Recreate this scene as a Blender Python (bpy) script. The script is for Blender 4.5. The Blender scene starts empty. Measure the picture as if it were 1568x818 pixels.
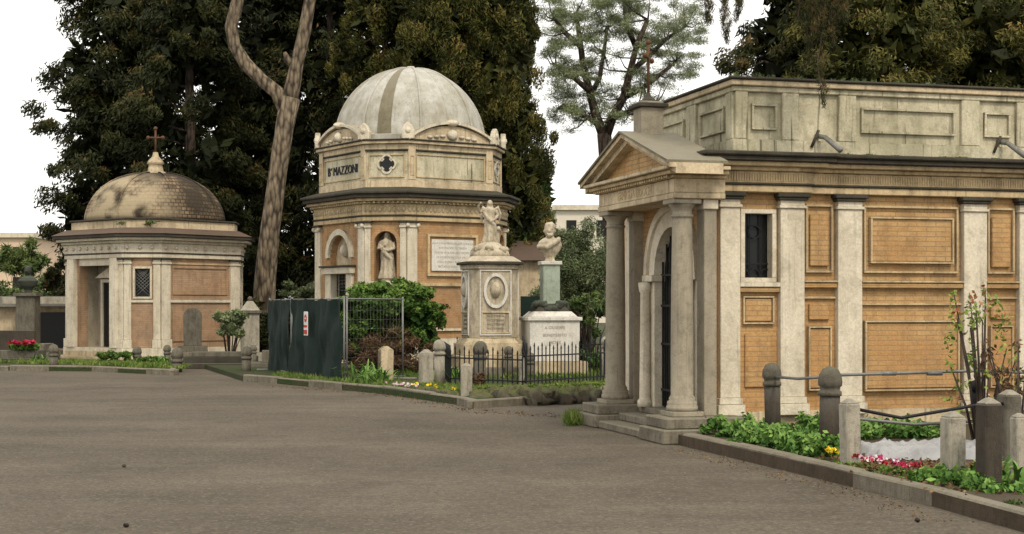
import bpy, math, random, bmesh
import numpy as np
from mathutils import Vector, Matrix, noise
random.seed(7); rng=np.random.default_rng(11)
F=2300.; H=1.6
def G(px,py,z=0.): 
    d=F*(H-z)/(py-470.); return ((px-784)/F*d, d)
def PP(px,py,d): return ((px-784)/F*d, d, H+(470-py)/F*d)
scene=bpy.context.scene; COL=scene.collection
# ---------------------------------------------------------------- node helpers
def newmat(name):
    m=bpy.data.materials.new(name); m.use_nodes=True; nt=m.node_tree
    b=nt.nodes['Principled BSDF']; b.inputs['Roughness'].default_value=.85
    try: b.inputs['Specular IOR Level'].default_value=.25
    except: pass
    return m,nt,b
def setin(nt,sock,v):
    if isinstance(v,bpy.types.NodeSocket): nt.links.new(v,sock)
    else:
        if isinstance(v,(tuple,list)) and len(v)==3 and sock.type=='RGBA': v=(*v,1)
        sock.default_value=v
def nd(nt,t,ins={},**props):
    n=nt.nodes.new(t)
    for k,v in props.items(): setattr(n,k,v)
    for k,v in ins.items(): setin(nt,n.inputs[k],v)
    return n
def mix(nt,f,a,b,bt='MIX'):
    n=nt.nodes.new('ShaderNodeMix'); n.data_type='RGBA'; n.blend_type=bt
    setin(nt,n.inputs[0],f); setin(nt,n.inputs[6],a); setin(nt,n.inputs[7],b); return n.outputs[2]
def mr(nt,v,a,b,c=0.,d=1.):
    n=nd(nt,'ShaderNodeMapRange',{0:v,1:a,2:b,3:c,4:d}); return n.outputs[0]
def mul(nt,a,b,op='MULTIPLY'): return nd(nt,'ShaderNodeMath',{0:a,1:b},operation=op).outputs[0]
def noi(nt,vec,scale,detail=4.,rough=.55,mp=None):
    if mp: vec=nd(nt,'ShaderNodeMapping',{0:vec,3:mp}).outputs[0]
    return nd(nt,'ShaderNodeTexNoise',{'Vector':vec,'Scale':scale,'Detail':detail,'Roughness':rough}).outputs['Fac']
def oc(nt): return nt.nodes.new('ShaderNodeTexCoord').outputs['Object']
def uvc(nt): return nt.nodes.new('ShaderNodeTexCoord').outputs['UV']
def bump(nt,b,h,s=.3,d=.02):
    n=nd(nt,'ShaderNodeBump',{'Strength':s,'Distance':d,'Height':h}); nt.links.new(n.outputs[0],b.inputs['Normal'])
def weather(nt,b,col,dark,top,amt=.5,big=.5,sc=1.,bs=.3,topamt=.8,extra=None,grime=.35):
    o=oc(nt)
    n1=mr(nt,noi(nt,o,.9*sc,4,.6),.44,.64); n2=mr(nt,noi(nt,o,1.2,3,.6,(3.5*sc,3.5*sc,.7*sc)),.48,.70)
    n3=noi(nt,o,34*sc,2,.7); n4=mr(nt,noi(nt,o,5*sc,4,.75),.5,.64)
    n5=mr(nt,noi(nt,o,2.,2,.6,(7*sc,7*sc,.35*sc)),.60,.70)
    c=mix(nt,mul(nt,n1,big),col,dark); c=mix(nt,mul(nt,n2,amt),c,dark)
    c=mix(nt,mul(nt,n4,.4*amt+.12),c,tuple(x*.55 for x in dark))
    c=mix(nt,mul(nt,n5,grime*amt*1.5),c,tuple(x*.35 for x in dark))
    c=mix(nt,mr(nt,n3,.3,.75,.0,.34),c,tuple(x*.6 for x in dark))
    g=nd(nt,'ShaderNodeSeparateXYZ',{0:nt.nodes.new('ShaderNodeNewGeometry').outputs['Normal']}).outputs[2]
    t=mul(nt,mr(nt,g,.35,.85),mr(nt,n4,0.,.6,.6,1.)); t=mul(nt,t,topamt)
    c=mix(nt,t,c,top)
    setin(nt,b.inputs['Base Color'],c)
    hh=n3 if extra is None else mul(nt,n3,extra,'ADD')
    bump(nt,b,hh,bs,.02); return c
def stone(name,base,dark=None,top=(.08,.075,.05),rough=.85,**k):
    m,nt,b=newmat(name); b.inputs['Roughness'].default_value=rough
    if dark is None: dark=tuple(x*.5 for x in base)
    weather(nt,b,base,dark,top,**k); return m
def brick(name,c1,c2,mo,bw=.27,rh=.062,ms=.008,dark=(.16,.10,.06),patch=(.40,.19,.075),pa=.6,**k):
    m,nt,b=newmat(name); u=uvc(nt)
    bt=nd(nt,'ShaderNodeTexBrick',{'Vector':u,'Color1':c1,'Color2':c2,'Mortar':mo,'Scale':1.,'Mortar Size':ms,'Brick Width':bw,'Row Height':rh,'Mortar Smooth':.3,'Bias':.0})
    vv=mr(nt,noi(nt,u,1.,3,.6,(3.5,16,1)),.4,.62); pp_=mr(nt,noi(nt,u,.75,4,.6),.44,.62)
    zz=nd(nt,'ShaderNodeSeparateXYZ',{0:u}).outputs[1]; low=mr(nt,zz,.4,2.2,.5,0.)
    pf=mul(nt,mul(nt,pp_,low,'ADD'),pa); pf=mr(nt,pf,0.,1.)
    c=mix(nt,pf,bt.outputs[0],patch); c=mix(nt,.35,c,bt.outputs[0],'MULTIPLY') if False else c
    c=mix(nt,mul(nt,vv,.4),c,tuple(x*.66 for x in c1)); c=mix(nt,mul(nt,bt.outputs[1],.35),c,mo)
    weather(nt,b,c,dark,(.07,.07,.03),extra=mul(nt,bt.outputs[1],-1.2),**k); return m
def plain(name,c,rough=.6,metal=0.,var=.3,sc=10.):
    m,nt,b=newmat(name); b.inputs['Roughness'].default_value=rough; b.inputs['Metallic'].default_value=metal
    n=mr(nt,noi(nt,oc(nt),sc,3,.65),.35,.7)
    setin(nt,b.inputs['Base Color'],mix(nt,mul(nt,n,var),c,tuple(x*.35 for x in c))); return m
def leafmat(name,c0,c1,c2,c3=None,rough=.65):
    m,nt,b=newmat(name); b.inputs['Roughness'].default_value=rough
    try: b.inputs['Specular IOR Level'].default_value=.15
    except: pass
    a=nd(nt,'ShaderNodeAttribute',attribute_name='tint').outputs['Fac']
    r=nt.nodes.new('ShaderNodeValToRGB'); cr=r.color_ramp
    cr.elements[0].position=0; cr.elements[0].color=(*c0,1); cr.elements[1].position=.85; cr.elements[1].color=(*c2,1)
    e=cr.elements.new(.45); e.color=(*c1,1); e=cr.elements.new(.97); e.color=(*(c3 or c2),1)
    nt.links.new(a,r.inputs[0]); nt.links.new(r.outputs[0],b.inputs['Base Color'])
    return m
# ---------------------------------------------------------------- materials
M={}
M['white']=stone('travertine_white',(.72,.65,.51),(.36,.30,.21),amt=.42,big=.3,top=(.14,.13,.09),grime=.5)
M['marble']=stone('marble',(.70,.67,.60),(.38,.35,.29),amt=.4,big=.3,top=(.3,.29,.25),topamt=.4)
M['cream']=stone('cream_render',(.66,.54,.36),(.27,.21,.13),amt=.6,big=.45,top=(.08,.08,.035),grime=.6)
M['entab']=stone('cornice_stone',(.62,.48,.28),(.23,.17,.10),amt=.55,big=.4,top=(.05,.048,.03),grime=.6)
M['capdark']=stone('lichen_edge',(.070,.060,.045),(.028,.026,.018),amt=.5,top=(.04,.04,.025))
M['parapet']=stone('parapet_plaster',(.64,.58,.42),(.22,.205,.12),amt=.65,big=.6,top=(.07,.075,.04),grime=.9)
M['column']=stone('granite_column',(.36,.315,.235),(.19,.165,.12),amt=.5,big=.4,sc=1.6,top=(.12,.11,.09))
M['brickA']=brick('brick_ochre',(.62,.405,.185),(.54,.335,.14),(.34,.235,.13),amt=.35,big=.22,dark=(.24,.145,.07),patch=(.52,.27,.095),pa=.75)
M['brickM']=brick('brick_orange',(.58,.355,.17),(.48,.28,.125),(.36,.25,.15),amt=.4,big=.3,dark=(.2,.125,.07))
M['brickL']=brick('brick_pink',(.54,.36,.22),(.44,.28,.16),(.34,.25,.17),amt=.45,big=.35,dark=(.2,.14,.095),patch=(.42,.24,.13))
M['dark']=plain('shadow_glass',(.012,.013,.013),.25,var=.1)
M['iron']=plain('wrought_iron',(.02,.021,.022),.5,.4)
M['rust']=plain('rusty_iron',(.13,.065,.035),.8,.1,.6)
M['lead']=stone('lead_sheet',(.50,.49,.44),(.27,.245,.18),top=(.48,.47,.43),rough=.7,amt=.5,big=.75,topamt=.15,bs=.1,grime=.35)
M['leadstain']=stone('lead_stained',(.22,.195,.13),(.12,.105,.065),top=(.22,.2,.15),rough=.7,amt=.5)
M['kerb']=stone('kerb_stone',(.25,.22,.165),(.085,.075,.05),sc=2.5,amt=.65,top=(.21,.19,.14),bs=.7)
M['boll']=stone('bollard_stone',(.17,.15,.115),(.06,.055,.04),sc=3,amt=.6,top=(.10,.10,.07),bs=.6)
M['boll2']=stone('bollard_pale',(.44,.40,.32),(.17,.15,.11),sc=3,amt=.6,top=(.22,.2,.16),bs=.5)
M['bolldark']=stone('bollard_brown',(.075,.06,.045),(.035,.03,.022),sc=3,amt=.5,top=(.14,.13,.11),bs=.6)
M['pipe']=plain('galvanised_pipe',(.20,.20,.19),.55,.4)
M['soil']=stone('soil',(.12,.085,.055),(.05,.04,.025),sc=3,top=(.10,.08,.05),topamt=.5,bs=1.)
M['moss']=stone('moss_rock',(.17,.15,.11),(.07,.06,.04),sc=3,top=(.10,.12,.025),topamt=1.,bs=.9)
M['statue']=stone('statue_stone',(.56,.48,.35),(.16,.135,.09),sc=3,amt=.6,big=.4,top=(.5,.46,.38),topamt=.3)
M['green']=plain('green_tarp',(.006,.019,.014),.8,0,.5,3.)
M['concrete']=stone('concrete',(.32,.31,.28),sc=3)
M['redpaint']=plain('red_paint',(.5,.03,.02),.5)
M['whitepaint']=plain('white_paint',(.7,.69,.65),.5)
M['roof']=stone('old_roof_tile',(.13,.085,.06),(.06,.045,.035),top=(.10,.07,.05))
M['bronze']=stone('bronze_dark',(.055,.06,.045),(.03,.03,.025),top=(.09,.11,.08))
M['copper']=stone('pale_green_marble',(.37,.43,.34),(.2,.22,.17),sc=2,top=(.3,.3,.26))
M['tarp']=stone('plastic_sheet',(.33,.33,.33),(.2,.2,.2),top=(.36,.36,.36),rough=.4,bs=.1,sc=2)
def m_dome():
    m,nt,b=newmat('dome_tiles'); o=oc(nt); sp=nd(nt,'ShaderNodeSeparateXYZ',{0:o})
    at=nd(nt,'ShaderNodeMath',{0:sp.outputs[1],1:sp.outputs[0]},operation='ARCTAN2').outputs[0]
    cv=nd(nt,'ShaderNodeCombineXYZ',{0:mul(nt,at,2.),1:sp.outputs[2],2:0.}).outputs[0]
    bt=nd(nt,'ShaderNodeTexBrick',{'Vector':cv,'Color1':(.24,.165,.10),'Color2':(.12,.085,.052),'Mortar':(.04,.03,.02),'Scale':1.,'Mortar Size':.014,'Brick Width':.15,'Row Height':.11})
    n=mr(nt,noi(nt,o,.9,5,.65),.42,.53); c=mix(nt,mul(nt,n,.92),bt.outputs[0],(.036,.028,.018))
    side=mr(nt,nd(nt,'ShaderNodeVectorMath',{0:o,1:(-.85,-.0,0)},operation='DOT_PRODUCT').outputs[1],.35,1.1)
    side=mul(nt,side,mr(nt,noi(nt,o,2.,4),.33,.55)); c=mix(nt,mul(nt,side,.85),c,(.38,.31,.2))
    setin(nt,b.inputs['Base Color'],c); bump(nt,b,mul(nt,bt.outputs[1],-1.),.7,.03)
    return m
M['dome']=m_dome()
def m_asphalt():
    m,nt,b=newmat('asphalt'); o=oc(nt); b.inputs['Roughness'].default_value=.92
    f=noi(nt,o,85.,2,.8); f2=mr(nt,noi(nt,o,20.,3,.8),.32,.72)
    p=mr(nt,noi(nt,o,.28,5,.62),.38,.62); st=mr(nt,noi(nt,o,1.,4,.68,(.14,.9,1)),.48,.64)
    c=mix(nt,p,(.098,.080,.058),(.165,.137,.101)); c=mix(nt,mul(nt,st,.45),c,(.215,.182,.135))
    c=mix(nt,mul(nt,mr(nt,noi(nt,o,.9,5,.75),.50,.64),.5),c,(.062,.050,.036))
    v=nd(nt,'ShaderNodeTexVoronoi',{'Vector':o,'Scale':42.}); 
    gr=nd(nt,'ShaderNodeSeparateColor',{0:v.outputs['Color']}).outputs[0]
    c=mix(nt,mr(nt,gr,.72,1.,0.,.55),c,(.27,.235,.18)); c=mix(nt,mr(nt,gr,.0,.3,.6,0.),c,(.04,.034,.026))
    c=mix(nt,mr(nt,f,.35,.7,.45,0),c,(.045,.038,.028)); c=mix(nt,mul(nt,f2,.4),c,(.075,.061,.043))
    setin(nt,b.inputs['Base Color'],c); bump(nt,b,mul(nt,gr,f,'ADD'),.6,.012); return m
M['asphalt']=m_asphalt()
def m_ground():
    m,nt,b=newmat('ground_grass'); o=oc(nt)
    n=mr(nt,noi(nt,o,.6,5,.65),.4,.6); f=mr(nt,noi(nt,o,25.,4,.7),.3,.7)
    c=mix(nt,n,(.05,.085,.02),(.10,.085,.05)); c=mix(nt,f,c,(.03,.045,.012)); setin(nt,b.inputs['Base Color'],c); bump(nt,b,f,.8,.05); return m
M['ground']=m_ground()
def m_bark(name,c1,c2):
    m,nt,b=newmat(name); o=oc(nt)
    v=nd(nt,'ShaderNodeTexVoronoi',{'Vector':nd(nt,'ShaderNodeMapping',{0:o,3:(7,7,2.2)}).outputs[0],'Scale':1.3}).outputs['Distance']
    n=mr(nt,noi(nt,o,2.,5,.7,(4,4,1)),.35,.65); c=mix(nt,n,c1,c2); c=mix(nt,mr(nt,v,.35,.8),c,tuple(x*.3 for x in c2))
    setin(nt,b.inputs['Base Color'],c); bump(nt,b,mul(nt,v,-1.),1.,.06); return m
M['bark']=m_bark('bark_grey',(.28,.22,.145),(.15,.115,.08)); M['barkd']=m_bark('bark_dark',(.10,.07,.05),(.06,.045,.035))
LM={}
LM['dark']=leafmat('needles_dark',(.008,.012,.004),(.021,.027,.008),(.055,.055,.016),(.12,.075,.03))
LM['olive']=leafmat('needles_olive',(.018,.022,.006),(.056,.060,.014),(.145,.13,.032),(.18,.11,.04))
LM['pine']=leafmat('needles_pine_hazed',(.10,.125,.06),(.17,.20,.10),(.25,.28,.15))  # paled so the distance haze is part of the needle colour
LM['cyp']=leafmat('needles_cypress',(.03,.055,.018),(.07,.105,.032),(.13,.17,.055))
LM['ivy']=leafmat('leaves_ivy',(.02,.05,.01),(.055,.11,.02),(.14,.22,.045))
LM['herb']=leafmat('leaves_herb',(.035,.085,.018),(.085,.18,.035),(.19,.31,.075))
LM['grey']=leafmat('leaves_greygreen',(.05,.07,.028),(.10,.135,.06),(.19,.22,.11))
LM['brown']=leafmat('twigs_brown',(.05,.03,.018),(.10,.06,.035),(.17,.11,.06),(.12,.14,.03))
LM['grass']=leafmat('grass_blades',(.05,.09,.015),(.10,.155,.03),(.20,.25,.06))
LM['rose']=leafmat('rose_leaves',(.06,.12,.02),(.14,.22,.04),(.25,.30,.07),(.3,.1,.05))
LM['red']=leafmat('petals_red',(.2,.01,.01),(.4,.02,.03),(.42,.05,.15)); LM['yel']=leafmat('petals_yellow',(.6,.35,.01),(.8,.55,.02),(.85,.7,.05)); LM['wht']=leafmat('petals_white',(.6,.55,.5),(.7,.6,.6),(.75,.4,.55))
LM['litter']=leafmat('dry_leaves',(.06,.035,.015),(.14,.085,.04),(.25,.17,.08))
# ---------------------------------------------------------------- assembly
class Fr:
    def __init__(s,o,t,n): s.o=Vector(o); s.t=Vector(t); s.n=Vector(n)
    def P(s,a,z,d): return s.o+s.t*a+s.n*d+Vector((0,0,z))
class Asm:
    def __init__(s,name,loc=(0,0,0),rot=0.,off=(0,0,0)):
        s.e=bpy.data.objects.new(name,None); COL.objects.link(s.e); s.e.location=loc; s.e.rotation_euler[2]=rot
        s.parts={}; s.off=Vector(off)
    def add(s,part,mat,vs,fs,smooth=False,bev=0.,rem=0.):
        p=s.parts.setdefault((part,mat,smooth,bev,rem),([],[])); b=len(p[0])
        p[0].extend([tuple(Vector(v)+s.off) for v in vs]); p[1].extend([[b+i for i in f] for f in fs])
    def box(s,part,mat,x0,x1,y0,y1,z0,z1,bev=.008,**k):
        s.add(part,mat,[(x,y,z) for z in (z0,z1) for y in (y0,y1) for x in (x0,x1)],[(0,1,3,2),(4,5,7,6),(0,1,5,4),(2,3,7,6),(0,2,6,4),(1,3,7,5)],False,bev,**k)
    def boxf(s,part,mat,fr,a0,a1,z0,z1,d0,d1,bev=.008):
        s.add(part,mat,[fr.P(a,z,d) for z in (z0,z1) for d in (d0,d1) for a in (a0,a1)],[(0,1,3,2),(4,5,7,6),(0,1,5,4),(2,3,7,6),(0,2,6,4),(1,3,7,5)],False,bev)
    def polyf(s,part,mat,fr,pts,d0,d1,bev=0.):
        n=len(pts); vs=[fr.P(a,z,d0) for a,z in pts]+[fr.P(a,z,d1) for a,z in pts]
        s.add(part,mat,vs,[list(range(n)),list(range(n,2*n))]+[(i,(i+1)%n,n+(i+1)%n,n+i) for i in range(n)],False,bev)
    def prism(s,part,mat,poly,z0,z1,poly2=None,bev=.01):
        n=len(poly); p2=poly2 or poly
        s.add(part,mat,[(x,y,z0) for x,y in poly]+[(x,y,z1) for x,y in p2],[list(range(n)),list(range(n,2*n))]+[(i,(i+1)%n,n+(i+1)%n,n+i) for i in range(n)],False,bev)
    def lathe(s,part,mat,c,prof,seg=24,smooth=True,rot=0.,rem=0.,sx=1.,sy=1.):
        vs=[];fs=[]
        for r,z in prof:
            for i in range(seg):
                a=rot+2*math.pi*i/seg; vs.append((c[0]+r*math.cos(a)*sx,c[1]+r*math.sin(a)*sy,c[2]+z))
        m=len(prof)
        for j in range(m-1):
            for i in range(seg): fs.append((j*seg+i,j*seg+(i+1)%seg,(j+1)*seg+(i+1)%seg,(j+1)*seg+i))
        fs.append(list(range(seg))); fs.append(list(range((m-1)*seg,m*seg)))
        s.add(part,mat,vs,fs,smooth,0.,rem)
    def tube(s,part,mat,pts,rad,seg=8,smooth=True,jit=0.,rem=0.):
        pts=[Vector(p) for p in pts]; vs=[];fs=[]
        for i,p in enumerate(pts):
            t=(pts[min(i+1,len(pts)-1)]-pts[max(i-1,0)]).normalized()
            u=t.cross(Vector((0,1,0))) 
            if u.length<.1: u=t.cross(Vector((1,0,0)))
            u.normalize(); w=t.cross(u)
            r=rad[i] if isinstance(rad,(list,tuple)) else rad
            for k in range(seg):
                a=2*math.pi*k/seg; rr=r*(1+jit*random.uniform(-1,1)); vs.append(p+(u*math.cos(a)+w*math.sin(a))*rr)
        for j in range(len(pts)-1):
            for k in range(seg): fs.append((j*seg+k,j*seg+(k+1)%seg,(j+1)*seg+(k+1)%seg,(j+1)*seg+k))
        fs.append(list(range(seg))); fs.append(list(range((len(pts)-1)*seg,len(pts)*seg)))
        s.add(part,mat,vs,fs,smooth,0.,rem)
    def ball(s,part,mat,c,r,seg=14,rings=9,jit=0.,rem=0.,rz=0.,tilt=0.,smooth=True):
        if not isinstance(r,(tuple,list)): r=(r,r,r)
        vs=[];fs=[];R=Matrix.Rotation(rz,3,'Z')@Matrix.Rotation(tilt,3,'Y'); sd=Vector((random.random()*50,0,0))
        for j in range(rings+1):
            ph=math.pi*j/rings
            for i in range(seg):
                a=2*math.pi*i/seg; q=Vector((math.sin(ph)*math.cos(a),math.sin(ph)*math.sin(a),math.cos(ph)))
                f=1+jit*noise.noise(q*1.7+sd)*1.6
                vs.append(Vector(c)+R@Vector((q.x*r[0]*f,q.y*r[1]*f,q.z*r[2]*f)))
        for j in range(rings):
            for i in range(seg): fs.append((j*seg+i,j*seg+(i+1)%seg,(j+1)*seg+(i+1)%seg,(j+1)*seg+i))
        s.add(part,mat,vs,fs,smooth,0.,rem)
    def text(s,part,mat,txt,size,fr,a,z,d,ext=.004,sx=1.):
        cu=bpy.data.curves.new('t','FONT'); cu.body=txt; cu.size=size; cu.extrude=ext; cu.align_x='CENTER'; cu.resolution_u=3
        o=bpy.data.objects.new('t',cu); COL.objects.link(o); dg=bpy.context.evaluated_depsgraph_get()
        me=bpy.data.meshes.new_from_object(o.evaluated_get(dg))
        s.add(part,mat,[fr.P(a+v.co.x*sx,z+v.co.y,d+v.co.z) for v in me.vertices],[list(p.vertices) for p in me.polygons])
        bpy.data.objects.remove(o)
    def leaves(s,part,lm,cen,rad,cnt,L,W,dirf=None,shell=.5,spread=1.,tbias=0.):
        cen=np.asarray(cen,float); rad=np.asarray(rad,float)
        if rad.ndim==1: rad=np.repeat(rad[:,None],3,1)
        cnt=np.full(len(cen),cnt,int) if np.isscalar(cnt) else np.asarray(cnt)
        idx=np.repeat(np.arange(len(cen)),cnt); n=len(idx)
        v=rng.normal(size=(n,3)); v/=np.linalg.norm(v,axis=1)[:,None]
        rr=shell+(1-shell)*rng.random(n)**.6; rr*=rng.random(n)**.18
        p=cen[idx]+v*rr[:,None]*rad[idx]+np.array(s.off)
        dr=rng.normal(size=(n,3))*spread
        if dirf is not None: dr+= dirf[idx] if getattr(dirf,'ndim',1)==2 else np.asarray(dirf)
        dr/=np.linalg.norm(dr,axis=1)[:,None]+1e-9
        sd=np.cross(dr,rng.normal(size=(n,3))); sd/=np.linalg.norm(sd,axis=1)[:,None]+1e-9
        l=(L*(.6+.8*rng.random(n)))[:,None]; w=(W*(.6+.8*rng.random(n)))[:,None]
        V=np.empty((n,4,3)); V[:,0]=p-dr*l*.5; V[:,1]=p+sd*w*.5; V[:,2]=p+dr*l*.5; V[:,3]=p-sd*w*.5
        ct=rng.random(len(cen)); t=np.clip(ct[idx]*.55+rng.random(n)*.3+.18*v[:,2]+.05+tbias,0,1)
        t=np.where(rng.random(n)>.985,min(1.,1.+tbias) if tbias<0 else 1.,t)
        me=bpy.data.meshes.new(part); me.vertices.add(n*4); me.vertices.foreach_set('co',V.ravel())
        me.loops.add(n*4); me.loops.foreach_set('vertex_index',np.arange(n*4,dtype=np.int32))
        me.polygons.add(n); me.polygons.foreach_set('loop_start',np.arange(0,n*4,4,dtype=np.int32)); me.polygons.foreach_set('loop_total',np.full(n,4,np.int32))
        at=me.attributes.new('tint','FLOAT','POINT'); at.data.foreach_set('value',np.repeat(t,4).astype(np.float32))
        me.update(); me.validate(); me.materials.append(LM[lm])
        o=bpy.data.objects.new(part,me); COL.objects.link(o); o.parent=s.e
    def done(s):
        for (part,mat,sm,bev,rem),(vs,fs) in s.parts.items():
            me=bpy.data.meshes.new(part); me.from_pydata(vs,[],fs); bm=bmesh.new(); bm.from_mesh(me)
            bmesh.ops.recalc_face_normals(bm,faces=bm.faces); uv=bm.loops.layers.uv.new('UVMap')
            for f in bm.faces:
                n=f.normal; f.smooth=sm
                if abs(n.z)<.7:
                    t=Vector((-n.y,n.x,0)).normalized()
                    for l in f.loops: l[uv].uv=(l.vert.co.dot(t)+5.,l.vert.co.z)
                else:
                    for l in f.loops: l[uv].uv=(l.vert.co.x,l.vert.co.y)
            bm.to_mesh(me); bm.free(); me.materials.append(M[mat])
            o=bpy.data.objects.new(part,me); COL.objects.link(o); o.parent=s.e
            if rem>0:
                r=o.modifiers.new('r','REMESH'); r.mode='VOXEL'; r.voxel_size=rem; r.use_smooth_shade=True
                q=o.modifiers.new('s','SMOOTH'); q.factor=.5; q.iterations=2
            if bev>0:
                b=o.modifiers.new('b','BEVEL'); b.width=bev; b.segments=1; b.limit_method='ANGLE'; b.angle_limit=math.radians(50)
def frame_rect(A,part,mat,fr,a0,a1,z0,z1,w,d0,d1):
    A.boxf(part,mat,fr,a0,a1,z1-w,z1,d0,d1,.004); A.boxf(part,mat,fr,a0,a1,z0,z0+w,d0,d1,.004)
    A.boxf(part,mat,fr,a0,a0+w,z0+w,z1-w,d0,d1,.004); A.boxf(part,mat,fr,a1-w,a1,z0+w,z1-w,d0,d1,.004)
def archhole(a0,a1,z0,z1,c,w,zs,n=14):
    p=[(a0,z0),(c-w,z0),(c-w,zs)]+[(c-w*math.cos(math.pi*i/n),zs+w*math.sin(math.pi*i/n)) for i in range(1,n)]+[(c+w,zs),(c+w,z0),(a1,z0),(a1,z1),(a0,z1)]
    return p
def archring(c,z0,w0,w1,n=16):
    return [(c-w1*math.cos(math.pi*i/n),z0+w1*math.sin(math.pi*i/n)) for i in range(n+1)]+[(c+w0*math.cos(math.pi*i/n),z0+w0*math.sin(math.pi*i/n)) for i in range(n+1)]
# ================================================================ ground, road
def sheet(name,mat,pts,z):
    me=bpy.data.meshes.new(name); me.from_pydata([(x,y,z) for x,y in pts],[],[list(range(len(pts)))]); me.materials.append(M[mat])
    o=bpy.data.objects.new(name,me); COL.objects.link(o); return o
sheet('ground','ground',[(-900,-60),(900,-60),(900,1500),(-900,1500)],-.004)
sheet('asphalt_road','asphalt',[(-60,-20),(40,-20),(40,60),(-60,60)],0.)
def bed(name,pts,h=.13,w=.14,kerb='kerb',top='soil',edges=None,gap=True):
    A=Asm(name); n=len(pts)
    for i in range(n):
        if edges is not None and i not in edges: continue
        a=Vector((*pts[i],0)); b=Vector((*pts[(i+1)%n],0)); L=(b-a).length; t=(b-a)/L; nn=Vector((t.y,-t.x,0))
        k=max(1,int(L/1.1)); 
        for j in range(k):
            j0=L*j/k; j1=L*(j+1)/k-.012; hh=h+random.uniform(-.014,.014); o=random.uniform(-.014,.014)
            A.boxf('kerb',kerb,Fr(a,t,nn),j0,j1,-.02,hh,-w+o,o,.02)
    A.prism('soil',top,pts,-.02,h-.03,bev=0)
    A.done(); return A
rg=[(1.93,17.45),(1.95,17.30),G(1430,776),G(1570,816),(4.6,7.5),(14,7.5),(14,22),(2.3,18.6)]
bed('garden_bed',rg,.15,.16,edges=[1,2,3])
isl=[G(425,588),G(580,603),G(700,620),G(724,626),G(925,612),G(945,585),(3.,40.),(-9,42),G(372,584)]
bed('island_bed',isl,.14,.15,kerb='kerb',top='ground',edges=[8,0,1,2,3,4])
bed('lawn_bed',[G(-400,563),G(140,569),G(268,575),G(272,566),(-8.3,50),(-40,50)],.13,.15,top='ground',edges=[0,1,2])
bed('back_lawn',[(-70,56),(60,56),(60,90),(-70,90)],.14,.15,top='ground',edges=[0])
# ================================================================ right mausoleum
th=math.atan(.27); c_,s_=math.cos(th),math.sin(th)
def UV2(u,v): return (u*c_-v*s_,u*s_+v*c_)
ox,oy=UV2(9,18)
B=Asm('family_mausoleum',(ox,oy,0),th,(-9,-18,0))
S=Fr((0,16.9,0),(1,0,0),(0,-1,0)); Fc=Fr((7.0,0,0),(0,1,0),(-1,0,0))
U1=13.6; VF=20.55
B.box('core','brickA',7.3,U1,17.12,VF,.05,2.98,0.)
B.box('plinth','cream',7.22,U1+.05,16.84,VF+.05,0,.33)
pil=[(7.14,7.40),(7.93,8.25),(8.70,9.03),(10.45,10.78),(11.25,11.58),(12.9,13.25)]
for a,b in pil:
    B.boxf('pilaster','white',S,a,b,.5,2.80,-.05,.09,.006)
    B.boxf('pilaster_base','white',S,a-.045,b+.045,.28,.42,.0,.14); B.boxf('pilaster_base','white',S,a-.02,b+.02,.42,.5,.0,.115)
    B.boxf('capital','white',S,a-.02,b+.02,2.80,2.84,.0,.115); B.boxf('capital','white',S,a,b,2.84,2.90,-.02,.092,.003)
    B.boxf('capital','capdark',S,a-.035,b+.035,2.90,2.935,.0,.13); B.boxf('capital','capdark',S,a-.055,b+.055,2.935,2.985,.0,.15)
bays=[(7.40,7.93),(8.25,8.70),(9.03,10.45),(10.78,11.25),(11.58,12.9),(13.25,13.6)]
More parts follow.
